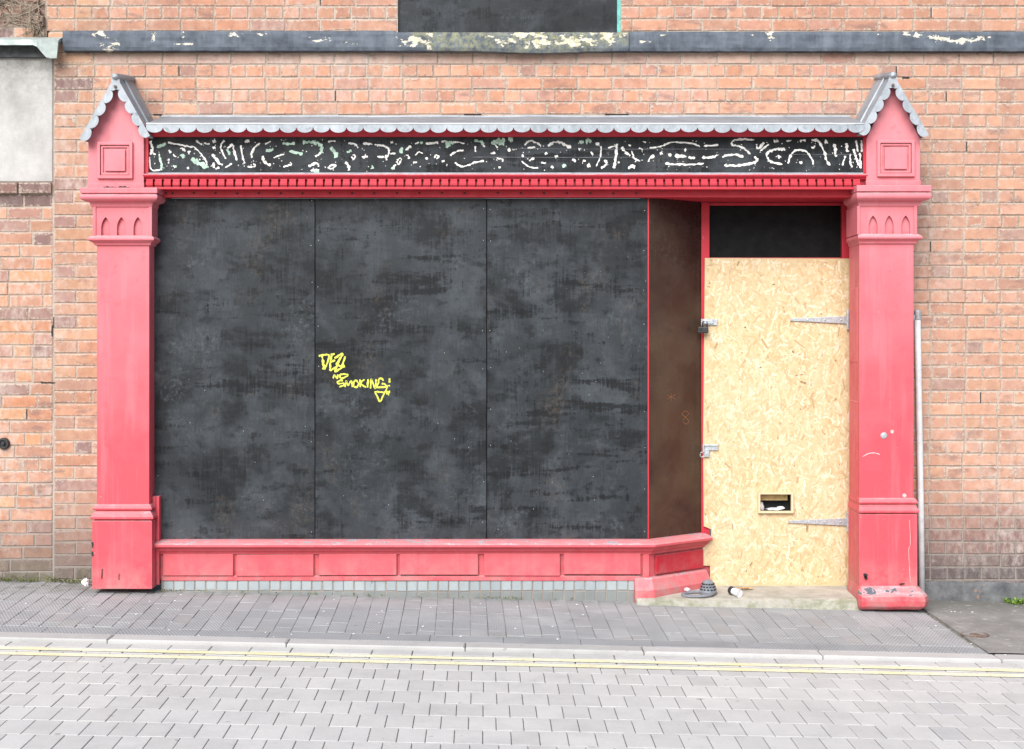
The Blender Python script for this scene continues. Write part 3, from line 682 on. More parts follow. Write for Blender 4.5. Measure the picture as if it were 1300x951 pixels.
# coach bolt and filler spots on the right pilaster
m=Mesh(); m.lathe([(0,-.008),(.017,-.006),(.021,-.001),(.0,.0)],(X(1122,YP),YP-.0005,Z(553,YP)),'Y',16); m.build('bolt_head','steel',rp)
m=Mesh()
for px,py,r in ((1132.5,548,.011),(1148,629,.012)): m.lathe([(0,-.002),(r,-.002),(r,0),(0,0)],(X(px,YP),YP-.0005,Z(py,YP)),'Y',12)
def ribbon(m,pts,w,Y,seed=0,jag=.25,sub=9):
    """flat brush stroke on a vertical face; pts are (x,z) metres"""
    P=[Vector(p) for p in pts]
    if len(P)==1: P=[P[0]-Vector((w*.5,w*.2)),P[0]+Vector((w*.5,w*.2))]
    Q=[]
    for i in range(len(P)-1):
        a=P[max(i-1,0)];b=P[i];c=P[i+1];d=P[min(i+2,len(P)-1)]
        for k in range(sub):
            t=k/sub; Q.append(.5*((2*b)+(c-a)*t+(2*a-5*b+4*c-d)*t*t+(3*b-a-3*c+d)*t**3))
    Q.append(P[-1]); L=[];R=[]
    for i,p in enumerate(Q):
        d=(Q[min(i+1,len(Q)-1)]-Q[max(i-1,0)]); 
        if d.length<1e-9: d=Vector((1,0))
        d.normalize(); nn=Vector((-d.y,d.x)); tp=min(1,(.45+min(i,len(Q)-1-i)*.6))
        wl,wr=[w*.5*tp*max(.12,1+jag*(2*noise.noise((p.x*70,p.y*70,q_))+1.3*noise.noise((p.x*230,p.y*230,q_)))) for q_ in (seed,seed+9)]
        L.append(m.vert((p.x+nn.x*wl,Y,p.y+nn.y*wl))); R.append(m.vert((p.x-nn.x*wr,Y,p.y-nn.y*wr)))
    for i in range(len(Q)-1): m.face((L[i],R[i],R[i+1],L[i+1]))
Y_=YP-.0012
ribbon(m,[(X(a,YP),Z(b,YP)) for a,b in ((1095,580),(1102,576),(1110,575),(1117,577))],.005,Y_); ribbon(m,[(X(a,YP-.03),Z(b,YP-.03)) for a,b in ((1155,660),(1156,690),(1154,700),(1156,740))],.0028,YP-.024-.0005)
m.build('speck','scuff',rp)
m=Mesh()
for pts,w in (([(1097,727),(1098,735)],.02),([(1096,731),(1099,732)],.02),([(1140,741),(1147,740)],.008)): ribbon(m,[(X(a,YP),Z(b,YP)) for a,b in pts],w,YP-.025-.0005,3,.5)
m.build('speck','slot',rp)
m=Mesh()
for pts,w in (([(131,238.5),(140,238),(147,239)],.012),([(149,238.5),(157,237.6),(166,239)],.011),):
    ribbon(m,[(X(a,YP-.02),Z(b,YP-.02)) for a,b in pts],w,YP-.0175,3,.6)
for pts,w in (([(117,688),(118,695)],.01),([(117,700),(117.5,706)],.01),([(130,722),(129,735)],.005),([(151,728),(151,736)],.004)):
    ribbon(m,[(X(a,YP-.024),Z(b,YP-.024)) for a,b in pts],w,YP-.026-.0003,3,.6)
m.build('speck','slot',lp)

# lead canopy over the fascia with its scalloped edge
m=Mesh(); YC=-.2; cx0,cx1=X(186,YC),X(1097,YC)
zt,zf=Z(148,WALL),Z(158,YC)
rings=[]
for k in range(61):
    x=cx0+(cx1-cx0)*k/60; e=.004*noise.noise((x*3,0,0)); e2=.003*noise.noise((x*9,5,0))
    rings.append([(x,WALL-.002,zt+.006+e),(x,WALL-.012,zt+.005+e),(x,WALL-.016,zt-.004+e),(x,YC+.03,zf+.012+e2),(x,YC,zf+.004+e2*.5),(x,YC-.006,zf-.004),(x,YC-.002,zf-.014),(x,YC+.04,zf-.016),(x,WALL-.002,zf-.016)])
m.loft(rings,True)
pitch=21.1/F*(CAMD+YC); n=int(round((cx1-cx0)/pitch)); pitch=(cx1-cx0)/n; pts=[(cx1,zf-.003),(cx0,zf-.003)]
for k in range(n):
    c=cx0+pitch*(k+.5); r=pitch*.5*rnd.uniform(.97,1.0); h=rnd.uniform(-.002,.002)
    pts+=[(c-math.cos(math.pi*j/8)*r, zf-.02-math.sin(math.pi*j/8)*(.029+h)) for j in range(9)]
m.plate(pts,[],YC-.0105,YC-.0065)
lc=m.build('lead_canopy','lead',shop)
m=Mesh(); m.tube([(cx0+(cx1-cx0)*k/60,YC-.004,zf+.003+.003*noise.noise(((cx0+(cx1-cx0)*k/60)*9,5,0))*.5) for k in range(61)],.0055,8); m.build('edge_highlight','highlight_lead',lc,smooth=True)  # paler tube added as the highlight along the canopy's front edge
# fascia
def bx(name,mat,px0,px1,py0,py1,y0,y1,bev=.002,parent=None,sw=None):
    m=Mesh(); m.box(X(px0,y0),X(px1,y0),y0,y1,Z(py1,y0),Z(py0,y0)); o=m.build(name,mat,parent or shop,bev)
    if sw: shift_attr(o,sw)
    return o
m=Mesh(); zA=Z(166,-.15); m.sweep([(X(183,-.1),-.1),(X(1100,-.1),-.1)],[(-.04,zA+.034),(.066,zA+.034),(.066,zA+.028),(.05,zA+.006),(.024,zA-.016),(.015,zA-.03),(-.04,zA-.03)])
m.box(X(183,-.11),X(188.3,-.11),-.11,.0,Z(226,-.11),zA-.031); m.box(X(1096,-.11),X(1100,-.11),-.11,.0,Z(226,-.11),zA-.031)
zB=Z(221,-.13); m.sweep([(X(183,-.1),-.1),(X(1100,-.1),-.1)],[(-.04,zB-.03),(.012,zB-.03),(.018,zB-.022),(.03,zB-.014),(.034,zB-.006),(.028,zB),(.0,zB+.008),(-.04,zB+.008)])
fs=m.build('fascia_frame','red_shaded',shop,.001)
m=Mesh(); m.box(X(188.5,-.095),X(1095.8,-.095),-.095,-.04,Z(221,-.095),Z(172,-.095)); fb=m.build('fascia_board','board',shop); shift_attr(fb,(1.2,0,5.1)); fb['label']='dark fascia board with remains of removed lettering'
m=Mesh(); m.box(X(188.6,-.11),X(1095.7,-.11),-.118,-.0955,Z(222,-.11),Z(219.3,-.11)); m.build('lead_strip','lead',fb,.001)
# remains of the shop lettering: glue and paint
RA=[((40,160),(55,190),(45,230)),((40,240),(45,300),(70,310),(100,305)),((135,165),(200,180),(265,190)),((265,185),(300,220),(330,260),(335,290)),((280,155),(310,180)),((320,170),(350,175)),((372,158),),((372,192),),((365,225),(380,250),(415,285)),((425,155),(408,180),(415,215),(435,250)),((440,195),(470,175)),((470,180),(490,260)),((510,180),(520,240),(530,275)),((430,295),(465,275)),((530,162),(555,158)),((610,170),(575,200),(565,245)),((635,175),(665,160)),((545,290),(565,292),(585,285),(575,275)),((625,235),(630,265),(665,285)),((730,293),(770,280),(765,268)),((680,245),(735,225)),((860,290),(900,272),(915,290)),((870,310),(915,308)),((960,300),(975,285),(1000,285),(985,298),(965,302)),((960,162),(1000,158)),((1065,170),(1100,175),(1115,195)),((1080,240),(1092,250),(1100,238),(1088,230)),((1135,240),(1160,240),(1150,230)),((1140,172),(1190,175)),((1200,178),(1265,190),(1275,225)),((1260,230),(1262,258)),((1215,240),(1250,240)),((1050,265),(1065,290),(1070,310)),((1072,285),(1065,312)),((140,205),(150,220)),((160,230),(178,240)),((140,250),(138,275)),((205,192),(225,212)),((245,216),),((238,298),),((380,303),(400,295)),((370,270),(375,298)),((895,240),(925,215)),((48,200),(50,225)),((70,230),(60,220))]
GA=[((90,230),(100,280),(100,310)),((85,195),(90,185),(125,172)),((725,172),(790,174)),((640,212),(680,202)),((760,212),(830,225)),((830,165),(890,168),(925,185),(925,220)),((975,190),(1010,240)),((1058,218),(1082,208)),((1180,302),(1195,292)),((210,225),(215,248)),((160,290),(180,290)),((255,250),(290,270),(335,292)),((325,288),(345,290)),((440,200),(455,230)),((880,312),(915,318)),((1285,300),(1300,298))]
RB=[((0,190),(15,210),(10,240)),((30,165),),((100,205),(130,185)),((150,175),(170,165)),((205,172),(270,168)),((285,162),(312,158)),((345,165),(370,165),(405,172)),((330,232),(360,215),(400,205)),((112,230),(120,250)),((150,232),(170,215),(190,225)),((60,262),(75,250),(65,275),(58,262)),((52,280),(35,300)),((140,270),(160,268)),((205,252),(215,245)),((250,245),(260,232),(272,240),(260,250)),((295,262),),((355,270),(385,290),(420,285),(450,272),(505,260)),((490,165),(510,190)),((460,185),(462,215)),((565,180),(575,195)),((540,222),(565,222)),((570,245),(605,255),(600,265)),((585,290),(585,300)),((635,205),),((715,180),(740,158),(770,165),(800,182)),((835,185),(870,165),(905,170),(955,195)),((730,195),(770,190)),((705,235),),((700,262),(735,290),(785,300)),((740,262),(752,250),(765,250)),((800,272),(825,272)),((820,228),(832,220)),((880,240),),((850,292),(865,295)),((960,255),(980,262)),((1000,200),),((1055,215),(1070,228)),((1080,172),(1100,176)),((1110,185),(1105,240),(1085,290)),((1015,262),(1030,262)),((1045,285),),((1110,300),(1140,275),(1125,258)),((1145,195),(1190,182)),((1192,172),(1185,240),(1178,300)),((1200,270),),((1215,190),(1240,220),(1260,235)),((1250,178),(1262,186)),((1250,302),(1265,288),(1285,290)),((1265,210),(1280,240)),((20,225),(50,222))]
GB=[((78,222),(82,190)),((175,168),(190,165)),((310,192),(325,172),(350,166)),((455,160),(490,162),(500,175)),((545,175),(570,160),(615,155)),((580,170),(610,168)),((630,152),(655,150)),((910,292),(930,285)),((995,165),(1020,168)),((1030,162),(1060,158)),((30,300),(40,296))]
RC=[((65,160),(82,165)),((45,195),(65,205)),((100,195),(160,185),(220,165),(320,172),(360,188)),((380,185),(455,178)),((90,265),(105,245),(125,235)),((10,240),(45,262)),((160,222),),((205,230),),((230,235),(290,240)),((300,245),(335,245)),((370,245),(410,243),(450,232)),((285,205),),((180,275),(280,280),(380,275)),((0,290),(25,290)),((640,152),(550,152),(525,165),(530,180),(575,190),(620,225)),((475,242),(530,228),(585,240)),((485,285),(560,285),(640,270),(655,255),(640,240)),((650,175),(662,200),(690,165)),((670,210),(715,175)),((740,160),(765,158)),((805,160),(832,155)),((875,157),(905,153)),((800,205),(760,200),(715,215),(705,240),(730,268),(785,280)),((770,240),),((815,275),(830,230),(860,205),(910,215),(935,250),(945,280)),((880,268),),((935,195),(955,185)),((935,153),(970,160),(1000,210),(1010,250),(1030,285)),((1010,165),),((1055,175),(1060,240)),((1045,185),(1062,180)),((1115,170),(1120,215)),((1110,235),(1095,285)),((1165,155),(1175,215)),((1135,225),(1135,270),(1145,295)),((1152,200),(1165,245),(1182,285)),((1192,155),(1195,215)),((1185,220),(1190,300))]
Yl=-.0965
for nm,mt,sets,wid in (('lettering','white',((RA,180),(RB,490),(RC,800)),.0112),('lettering','green',((GA,180),(GB,490)),.02)):
    m=Mesh(); q=0
    for L,ox in sets:
        for st in L:
            q+=1; ww=wid*rnd.uniform(.65,1.25)*(1.35 if len(st)==1 else 1)
            if mt=='white' and ox==800: ww*=1.12
            ribbon(m,[(X(ox+a/4.0625,Yl),Z(140+b/4.0625,Yl)) for a,b in st],ww,Yl-(.0006 if mt=='green' else 0)-q*.000004,q,.62)
    if mt=='white':
        for k in range(260):
            a,b=rnd.uniform(192,1092),rnd.uniform(177,217); q+=1
            ribbon(m,[(X(a,Yl),Z(b,Yl)),(X(a+rnd.uniform(-1.6,1.6),Yl),Z(b+rnd.uniform(-1.6,1.6),Yl))],rnd.uniform(.002,.007),Yl-q*.000004,q,.5,2)
    m.build(nm,[mt if mt=='white' else 'mint'],fb)
m=Mesh()
for a0,a1,b in ((600,810,199.5),(1000,1090,196),(640,1000,189)): ribbon(m,[(X(a0,Yl),Z(b,Yl)),(X((a0+a1)/2,Yl),Z(b+.4,Yl)),(X(a1,Yl),Z(b+.3,Yl))],.0016,Yl-.0025,4,.8)
m.build('scratch_line','plastic',fb)
# dentils
m=Mesh(); x=X(186,-.11); xe=X(1099,-.11); pt=11.35/F*8.49
while x<xe-.03:
    m.box(x,x+pt*.76,-.122,-.07,Z(237,-.12),Z(227.5,-.12)); m.box(x-.001,x+pt*.78,-.128,-.07,Z(237,-.12)+.008,Z(237,-.12)+.026); x+=pt
m.box(X(183.5,-.09),X(1099.5,-.09),-.09,-.03,Z(240,-.09),Z(226,-.09)); m.box(X(183.5,-.11),X(1099.5,-.11),-.126,-.0905,Z(240.5,-.12),Z(237.6,-.12))
m.build('dentil_moulding','red_shaded',shop,.0015)
# rail under the dentils, with its row of old screw holes; soffit over the lobby
zs=Z(251.5,0); xL,xR=X(189,-.04),X(1092,-.04)
m=Mesh(); m.box(xL,xR,-.05,.02,zs,Z(239,-.05)); hr=m.build('head_rail','red_shaded',shop,.002)
m=Mesh()
for px in [197,211,219]+[246+27.6*k for k in range(6)]+[419,447,475]+[504+28.5*k for k in range(4)]+[632+29.3*k for k in range(7)]:
    m.lathe([(0,-.0015),(.0062,-.0015),(.0062,.001),(0,.001)],(X(px,-.05),-.0505,Z(245.3+rnd.uniform(-.3,.3),-.05)),'Y',8)
m.build('screw','slot',hr)
A_=Vector((X(823,0),0)); B_=Vector((X(892,.3),.3))
m=Mesh(); m.box(X(820,.02),X(1096,.2),.0205,.42,zs+.004,zs+.05); m.build('soffit','red_shaded',shop)
# window boards
for k,(a,b,sh_) in enumerate(((191,399.4,(0,0,0)),(400.4,617.4,(4.1,0,2.3)),(618.4,822.4,(8.7,0,6.1)))):
    yy=(.001,.0,.004)[k]
    m=Mesh(); m.box(X(a,0),X(b,0),yy,.024,Z(687,0),zs-.002); o=m.build('window_board','board',shop,.0015); shift_attr(o,sh_)
    o['label']=('left black window board','middle black window board with yellow graffiti','right black window board')[k]
    m=Mesh()
    for s_ in (0,1):
        ex=(a+4 if s_==0 else b-4)
        for j in range(9):
            if rnd.random()<.6: m.lathe([(0,-.001),(.002,-.001),(.0026,0),(0,0)],(X(ex+rnd.uniform(-1,1),0),yy,Z(262+rnd.uniform(-8,8)+51*j,0)),'Y',7)
    for j in range(7): m.lathe([(0,-.001),(.0018,-.001),(.0024,0),(0,0)],(X(rnd.uniform(a+8,b-8),0),yy,Z(rnd.uniform(440,680),0)),'Y',7)
    m.build('screw','steel',o)
    if k==1:
        S=9.508
        g=[((138,207),(200,196),(262,188)),((180,205),(192,290),(205,372)),((262,190),(262,235),(235,310),(205,372)),
           ((292,205),(278,300),(275,385)),((285,200),(332,182)),((282,282),(338,258)),((272,384),(320,362),(350,345)),
           ((330,238),(372,208),(432,178)),((432,178),(392,250),(352,305)),((345,300),(400,330),(452,322)),((458,212),(440,270),(420,325)),((452,325),(395,365),(330,400)),((400,225),(375,290),(332,395)),
           ((318,482),(328,437),(362,478),(372,432)),((402,478),(398,437),(450,428),(492,440),(448,470),(402,478)),
           ((432,502),(372,512),(378,542),(436,538),(440,562),(385,582)),((455,585),(472,512),(492,560),(532,512),(545,585)),((572,508),(556,565),(600,583),(618,540),(592,506),(572,508)),
           ((636,492),(642,585)),((692,492),(646,540),(712,588)),((735,488),(728,592)),((766,602),(772,488),(822,604),(832,488)),
           ((918,510),(905,485),(872,482),(860,530),(850,585),(915,585),(962,582)),((900,545),(935,548),(972,582)),((990,478),(996,532)),((978,568),(998,562)),
           ((972,582),(925,670),(880,760),(848,700),(815,640)),((812,640),(870,645),(942,646)),((948,655),(1000,650)),((960,632),(985,685)),((1000,628),(958,672))]
        m=Mesh()
        for q,st in enumerate(g): ribbon(m,[(X(390+u/S,0),Z(430+v/S,0)) for u,v in st],(.0115 if q<13 else .0095)*(1.25 if q in (1,24) else 1),-.0012-q*.000004,q,.38)
        gr=m.build('graffiti','spray',o); gr['label']='yellow spray-painted tag'
m=Mesh(); m.box(X(186,0),A_.x-.004,.0245,.04,.2,zs); m.build('window_backing','gap',shop)
# splayed side board
dB=(B_-A_).normalized(); nB=Vector((dB.y,-dB.x))
def on_splay(t,o=0): p=A_+dB*t+nB*o; return p.x,p.y
Lb=(B_-A_).length
m=Mesh(); zb=Z(684,0)
a,b,c,d=on_splay(.002,0),on_splay(Lb+.02,0),on_splay(Lb+.02,-.02),on_splay(.02,-.02)
m.hexa([(*p,zb) for p in (a,b,c,d)],[(*p,zs+.003) for p in (a,b,c,d)]); sb=m.build('side_board','side',shop,.0015); shift_attr(sb,(2.2,5,9))
sb['label']='black board on the splayed side of the doorway, coloured with a brown reflection of the door'
m=Mesh(); q0,q1=on_splay(-.006,.004),on_splay(.010,.004); m.box(A_.x-.004,A_.x+.004,-.004,.01,zb,zs-.001); m.build('corner_bead','red_shaded',shop)
m=Mesh()
for px,py,L in ((852,504,(((-5,-3),(5,3)),((-5,3),(5,-3)),((0,-5),(0,5)))),(870,530,(((0,-9),(4,-5),(0,0),(-3,5),(1,9),(4,5),(0,0),(-4,-5),(0,-9)),))):
    t=((px-CX)/F); tt=None
    # where the survey line meets the splay
    tt=(t*CAMD+t*A_.y-A_.x)/(dB.x-t*dB.y)
    bx_,by_=on_splay(tt,.0012); zc=Z(py,by_)
    for st in L:
        tmp=Mesh(); ribbon(tmp,[(u*.0046*1.6,-v*.0046) for u,v in st],.0032,0,3)
        o_=len(m.v)
        for v in tmp.v: m.vert((bx_+dB.x*v[0],by_+dB.y*v[0],zc+v[2]))
        for f in tmp.f: m.face([i+o_ for i in f])
gg=m.build('graffiti','chalk',sb); gg['label']='two small orange scribbles'
# sill, stall riser and its raised panels
path=[(X(196,0),-.02),(A_.x+.006,-.02),on_splay(Lb+.01,.02)]
# keep the front run parallel: corner of the offset path
cpt=(A_.x+ .02*math.tan(.5*math.atan2(dB.y,dB.x)), -.02); path=[(X(196,0),-.02),cpt,on_splay(Lb-.008,.02)]
z1=Z(685,0)
m=Mesh(); m.sweep(path,[(-.03,z1+.004),(.02,z1),(.062,z1-.012),(.072,z1-.020),(.072,z1-.032),(.064,z1-.038),(.042,z1-.044),(.036,z1-.058),(.018,z1-.072),(.012,z1-.084),(-.03,z1-.084)])
sl=m.build('window_sill','red_riser',shop,.001)
zr0=Z(736,-.02)
m=Mesh(); m.sweep(path,[(-.03,zr0),(.0,zr0),(.0,z1-.084),(-.03,z1-.084)])
m.sweep([(X(207,0),-.02),(cpt[0]-.055,-.02)],[(.0005,zr0-.004),(.014,zr0-.004),(.012,Z(731.5,-.03)),(.0005,Z(730.5,-.03))])
m.box(X(816,-.03),X(824,-.03),-.036,-.0205,zr0,z1-.0845)
sr=m.build('stall_riser','red_riser',shop,.002)
for a,b,c,d in ((206.5,296,704,731),(300,398,704.5,731.5),(404.5,503.5,704,730.5),(507.5,607,703.8,729.8),(614.5,711,703,731),(715.5,813.5,702.8,729)):
    m=Mesh(); ti=rnd.uniform(-.006,.006); y=-.042
    m.hexa([(X(a,y),y,Z(d,y)),(X(b,y),y,Z(d,y)+ti*.3),(X(b,y),-.0205,Z(d,y)+ti*.3),(X(a,y),-.0205,Z(d,y))],[(X(a,y),y+.006,Z(c,y)),(X(b,y),y+.006,Z(c,y)+ti*.3),(X(b,y),-.0205,Z(c,y)+ti*.3),(X(a,y),-.0205,Z(c,y))])
    m.build('raised_panel','red_riser',sr,.003)
m=Mesh(); a,b=on_splay(.03,.022),on_splay(Lb-.03,.022); a2,b2=on_splay(.03,.036),on_splay(Lb-.03,.036)
m.hexa([(*p,Z(729,0)) for p in (a,a2,b2,b)],[(*p,z1-.095) for p in (a,a2,b2,b)]); m.build('raised_panel','red_shaded',sr,.003)
# chunky base round the corner of the lobby
m=Mesh(); zb0=.03; pth=[(X(806,-.08)+.0,-.02),cpt]+[on_splay(Lb*k/8+.02,.02) for k in range(1,8)]+[on_splay(Lb-.0,.02)]
m.sweep(pth,[(-.02,zb0-.03),(.058,zb0-.03),(.064,zb0+.03),(.058,zb0+.075),(.022,zr0+.012),(.004,zr0+.018),(-.02,zr0+.018)])
m.build('corner_base','red_riser',shop,.008)
# blue brick plinth under the stall riser
wall=Mesh(); x=X(207,-.03); xe=X(805.5,-.03)
while x<xe-.03:
    w=13.45/F*8.57+rnd.uniform(-.002,.002); c=lerp3((.30,.345,.36),(.38,.42,.43),rnd.random()); zm=Z(750.5,-.03)
    add_brick(x+.0028,min(x+w-.0028,xe),zm+.002,zr0-.0055,-.028,c,jit=.002,ch=.003); add_brick(x+.0028,min(x+w-.0028,xe),gz(x,-.03)-.05,zm-.002,-.026,lerp3(c,(.16,.165,.15),.7),jit=.002,ch=.003); x+=w
wall.build('brick_plinth','blue',shop)
bx('plinth_mortar','mortar',205,805,735.5,790,-.0245,.02,0)
# door frame, transom, jambs
YD=.31
m=Mesh(); m.box(X(889.5,YD),X(900,YD),YD-.03,YD+.05,.08,zs+.003); m.box(X(1068,YD),X(1110,YD),YD-.02,YD+.05,.08,zs+.003); m.box(x_rev:=X(1091,YP)+.07,x_rev+.1,.1375,YD-.0205,.06,zs+.003)
m.box(X(900,YD)+.0005,X(1068,YD)-.0005,YD-.01,YD+.05,Z(261,YD),zs+.002); m.box(X(900,YD)+.0005,X(1068,YD)-.0005,YD-.0,YD+.05,Z(336,YD),Z(327,YD))
df=m.build('door_frame','red_shaded',shop,.003)
m=Mesh(); m.box(X(899,YD),X(1069,YD),YD+.012,YD+.03,Z(330,YD),Z(258,YD)); tb=m.build('transom_board','dark',df); shift_attr(tb,(5,5,5))
# chipboard door
YO=.262; dz=lambda py: Z(py,YO); dx=lambda px: X(px,YO)
out=[(dx(901.5),dz(744)),(dx(1079),dz(743.5)),(dx(1079.5),dz(328.3)),(dx(895),dz(327.6)),(dx(892.8),dz(560)),(dx(893.5),dz(668)),(dx(903),dz(672)),(dx(903),dz(681)),(dx(892),dz(690.5)),(dx(892),dz(718)),(dx(901.5),dz(718.3))]
hole=[(dx(963.5),dz(649)),(dx(963.5),dz(626.5)),(dx(1004.5),dz(626.5)),(dx(1004.5),dz(649))]
m=Mesh(); m.cur=(.58,.44,.245); m.plate(out,[hole],YO,YO+.02)
def inside(x,z,poly):
    r=False; n=len(poly)
    for i in range(n):
        (a,b),(c,d)=poly[i],poly[(i+1)%n]
        if (b>z)!=(d>z) and x<(c-a)*(z-b)/(d-b)+a: r=not r
    return r
W0,W1,H0,H1=dx(892),dx(1079.5),dz(744),dz(327.6); cnt=0; N=8500
for k in range(N):
    cx_,cz_=rnd.uniform(W0,W1),rnd.uniform(H0,H1); an=rnd.gauss(math.pi/2,.75) if rnd.random()<.75 else rnd.uniform(0,math.pi)
    L=rnd.uniform(.022,.09); w=rnd.uniform(.004,.017); ca,sa=math.cos(an),math.sin(an)
    loc=[(-L/2,0),(-L*.42,-w*.45),(L*.4,-w*.5),(L/2,-w*.1),(L*.43,w*.45),(-L*.4,w*.5)]
    pts=[(cx_+u*ca-v*sa,cz_+u*sa+v*ca) for u,v in loc]
    if not all(inside(p[0],p[1],out) and not inside(p[0],p[1],[(a+(-.004 if a<dx(980) else .004),b+(.004 if b>dz(640) else -.004)) for a,b in hole]) for p in pts): continue
    t=rnd.random()
    c=rnd.choice([(.61,.465,.265),(.65,.53,.34),(.57,.415,.225),(.70,.60,.43),(.63,.5,.3),(.53,.365,.185),(.6,.45,.255)])
    if t<.014: c=(.42,.27,.13)
    elif t<.017: c=(.24,.15,.075)
    j=rnd.uniform(.9,1.1); c=tuple(min(.85,q*j) for q in c)
    m.face([m.vert((p[0],YO-.00008-.00000009*k,p[1]),c) for p in pts]); cnt+=1
door=m.build('door','osb',shop); door['label']='pale chipboard door panel with a cut letter slot'
# planed lining round the letter slot
m=Mesh(); m.plate([(dx(961.8),dz(651.2)),(dx(1006.8),dz(651.2)),(dx(1006.8),dz(624.8)),(dx(961.8),dz(624.8))],[[(dx(964.5),dz(648.8)),(dx(964.5),dz(627)),(dx(1003.8),dz(627)),(dx(1003.8),dz(648.8))]],YO-.0235,YO-.0165)
m.cur=(.66,.5,.3)
m=Mesh(); m.cur=(.66,.52,.33); m.plate([(dx(961.8),dz(651)),(dx(1006.4),dz(651)),(dx(1006.4),dz(625)),(dx(961.8),dz(625))],[[(dx(964.4),dz(648.4)),(dx(964.4),dz(627.2)),(dx(1003.6),dz(627.2)),(dx(1003.6),dz(648.4))]],YO-.026,YO+.001)
m.build('letter_slot','osb',door,.001)
m=Mesh(); m.box(dx(958),dx(1009),YO+.1,YO+.12,dz(655),dz(620)); m.build('slot_backing','slot',door)
m=Mesh(); m.box(dx(964),dx(1001),YO+.03,YO+.05,dz(636),dz(624)); m.box(dx(966),dx(996),YO+.022,YO+.0295,dz(632.5),dz(629)); m.build('slot_flap','wood',door,.001)
m=Mesh(); m.box(dx(958),dx(1009),YO+.021,YO+.1,dz(652),dz(649.6)); m.build('slot_floor','slot',door)
def crumple(m,c,r,seed,sq=(1,1,1)):
    bm=bmesh.new(); bmesh.ops.create_icosphere(bm,subdivisions=3,radius=1)
    o=len(m.v)
    for v in bm.verts:
        p=v.co.copy(); k=1+.5*noise.noise(p*2.2+Vector((seed,0,0)))+.25*noise.noise(p*5+Vector((0,seed,0)))
        m.vert((c[0]+p.x*r*k*sq[0],c[1]+p.y*r*k*sq[1],c[2]+p.z*r*k*sq[2]))
    for f in bm.faces: m.face([o+v.index for v in f.verts])
    bm.free()
m=Mesh(); crumple(m,(dx(967.5),YO+.04,dz(645)),.017,3,(1,1,1.25)); crumple(m,(dx(968),YO+.05,dz(641)),.012,4)
tag(m.build('crumpled_paper','paper'),'small crumpled white paper stuffed in the left end of the letter slot','paper')
m=Mesh(); crumple(m,(dx(985),YO+.05,dz(647.6)),.03,7,(1.6,.8,.32)); crumple(m,(dx(993),YO+.05,dz(646)),.016,9,(1.5,1,.6))
tag(m.build('crumpled_paper','paper'),'flat white paper scrap lying along the bottom of the letter slot','paper')
# strap hinges
for yc,tip in ((406,1003),(662.3,1001)):
    m=Mesh(); y=YO-.012
    m.hexa([(dx(tip),y,dz(yc-.2)-.007),(dx(1076),y,dz(yc)-.025),(dx(1076),YO-.0035,dz(yc)-.025),(dx(tip),YO-.0035,dz(yc-.2)-.007)],[(dx(tip),y,dz(yc-.2)+.007),(dx(1076),y,dz(yc)+.023),(dx(1076),YO-.0035,dz(yc)+.023),(dx(tip),YO-.0035,dz(yc-.2)+.007)])
    m.tube([(dx(1076),y-.002,dz(yc)-.062),(dx(1076),y-.002,dz(yc)+.062)],.0085,10); m.box(dx(1074.2),dx(1077.5),YO-.008,YO-.0036,dz(yc)-.06,dz(yc)+.06)
    for t in (.3,.6,.88): m.lathe([(0,-.004),(.006,-.003),(.007,0),(0,0)],(dx(tip+(1076-tip)*t),y,dz(yc)),'Y',8)
    m.build('hinge','steel',door,.0012)
# hasps
m=Mesh(); y=YO-.012
m.box(dx(892),dx(910.5),y,YO-.0035,dz(413),dz(405)); m.box(dx(890),dx(905),y-.009,y-.0005,dz(411),dz(406.5)); m.tube([(dx(890.5),y-.01,dz(414)),(dx(890.5),y-.01,dz(405))],.006,8)
m.box(dx(893),dx(896),y-.03,y-.0095,dz(411),dz(407))
m.build('hasp','steel',door,.0012)
m=Mesh(); m.box(dx(891.5),dx(911.6),y,YO-.0035,dz(571.6),dz(564)); m.box(dx(893.5),dx(900),y-.008,y-.0005,dz(579.8),dz(570)); m.tube([(dx(892.5),y-.008,dz(574)),(dx(892.5),y-.008,dz(563.8))],.006,8)
m.box(dx(893),dx(911),y-.005,y-.0005,dz(566.5),dz(564.6))
cx_,cz_=dx(890.6),dz(577); m.tube([(cx_+.011*math.cos(t),y-.006,cz_+.016*math.sin(t)) for t in [k*math.pi/5 for k in range(11)]],.003,6)
m.build('hasp','steel',door,.0012)
pad=thing('padlock','black padlock hanging from the upper hasp on the chipboard door','padlock',(dx(891.5),YO-.035,dz(423)))
m=Mesh(); m.box(dx(884.8),dx(898),YO-.052,YO-.026,dz(423),dz(414.8)); m.build('body','black',pad,.006)
m=Mesh(); cx_=dx(893.6); m.tube([(cx_-.014,YO-.038,dz(415))]+[(cx_-.014*math.cos(t),YO-.038,dz(410.8)+.014*math.sin(t)) for t in [k*math.pi/8 for k in range(9)]]+[(cx_+.014,YO-.038,dz(415))],.0042,8); m.build('shackle','black',pad,smooth=True)
m=Mesh(); m.lathe([(0,-.003),(.008,-.002),(.009,0),(0,0)],(dx(888.5),YO-.0521,dz(418.5)),'Y',12); m.build('keyhole_cover','slot',pad)

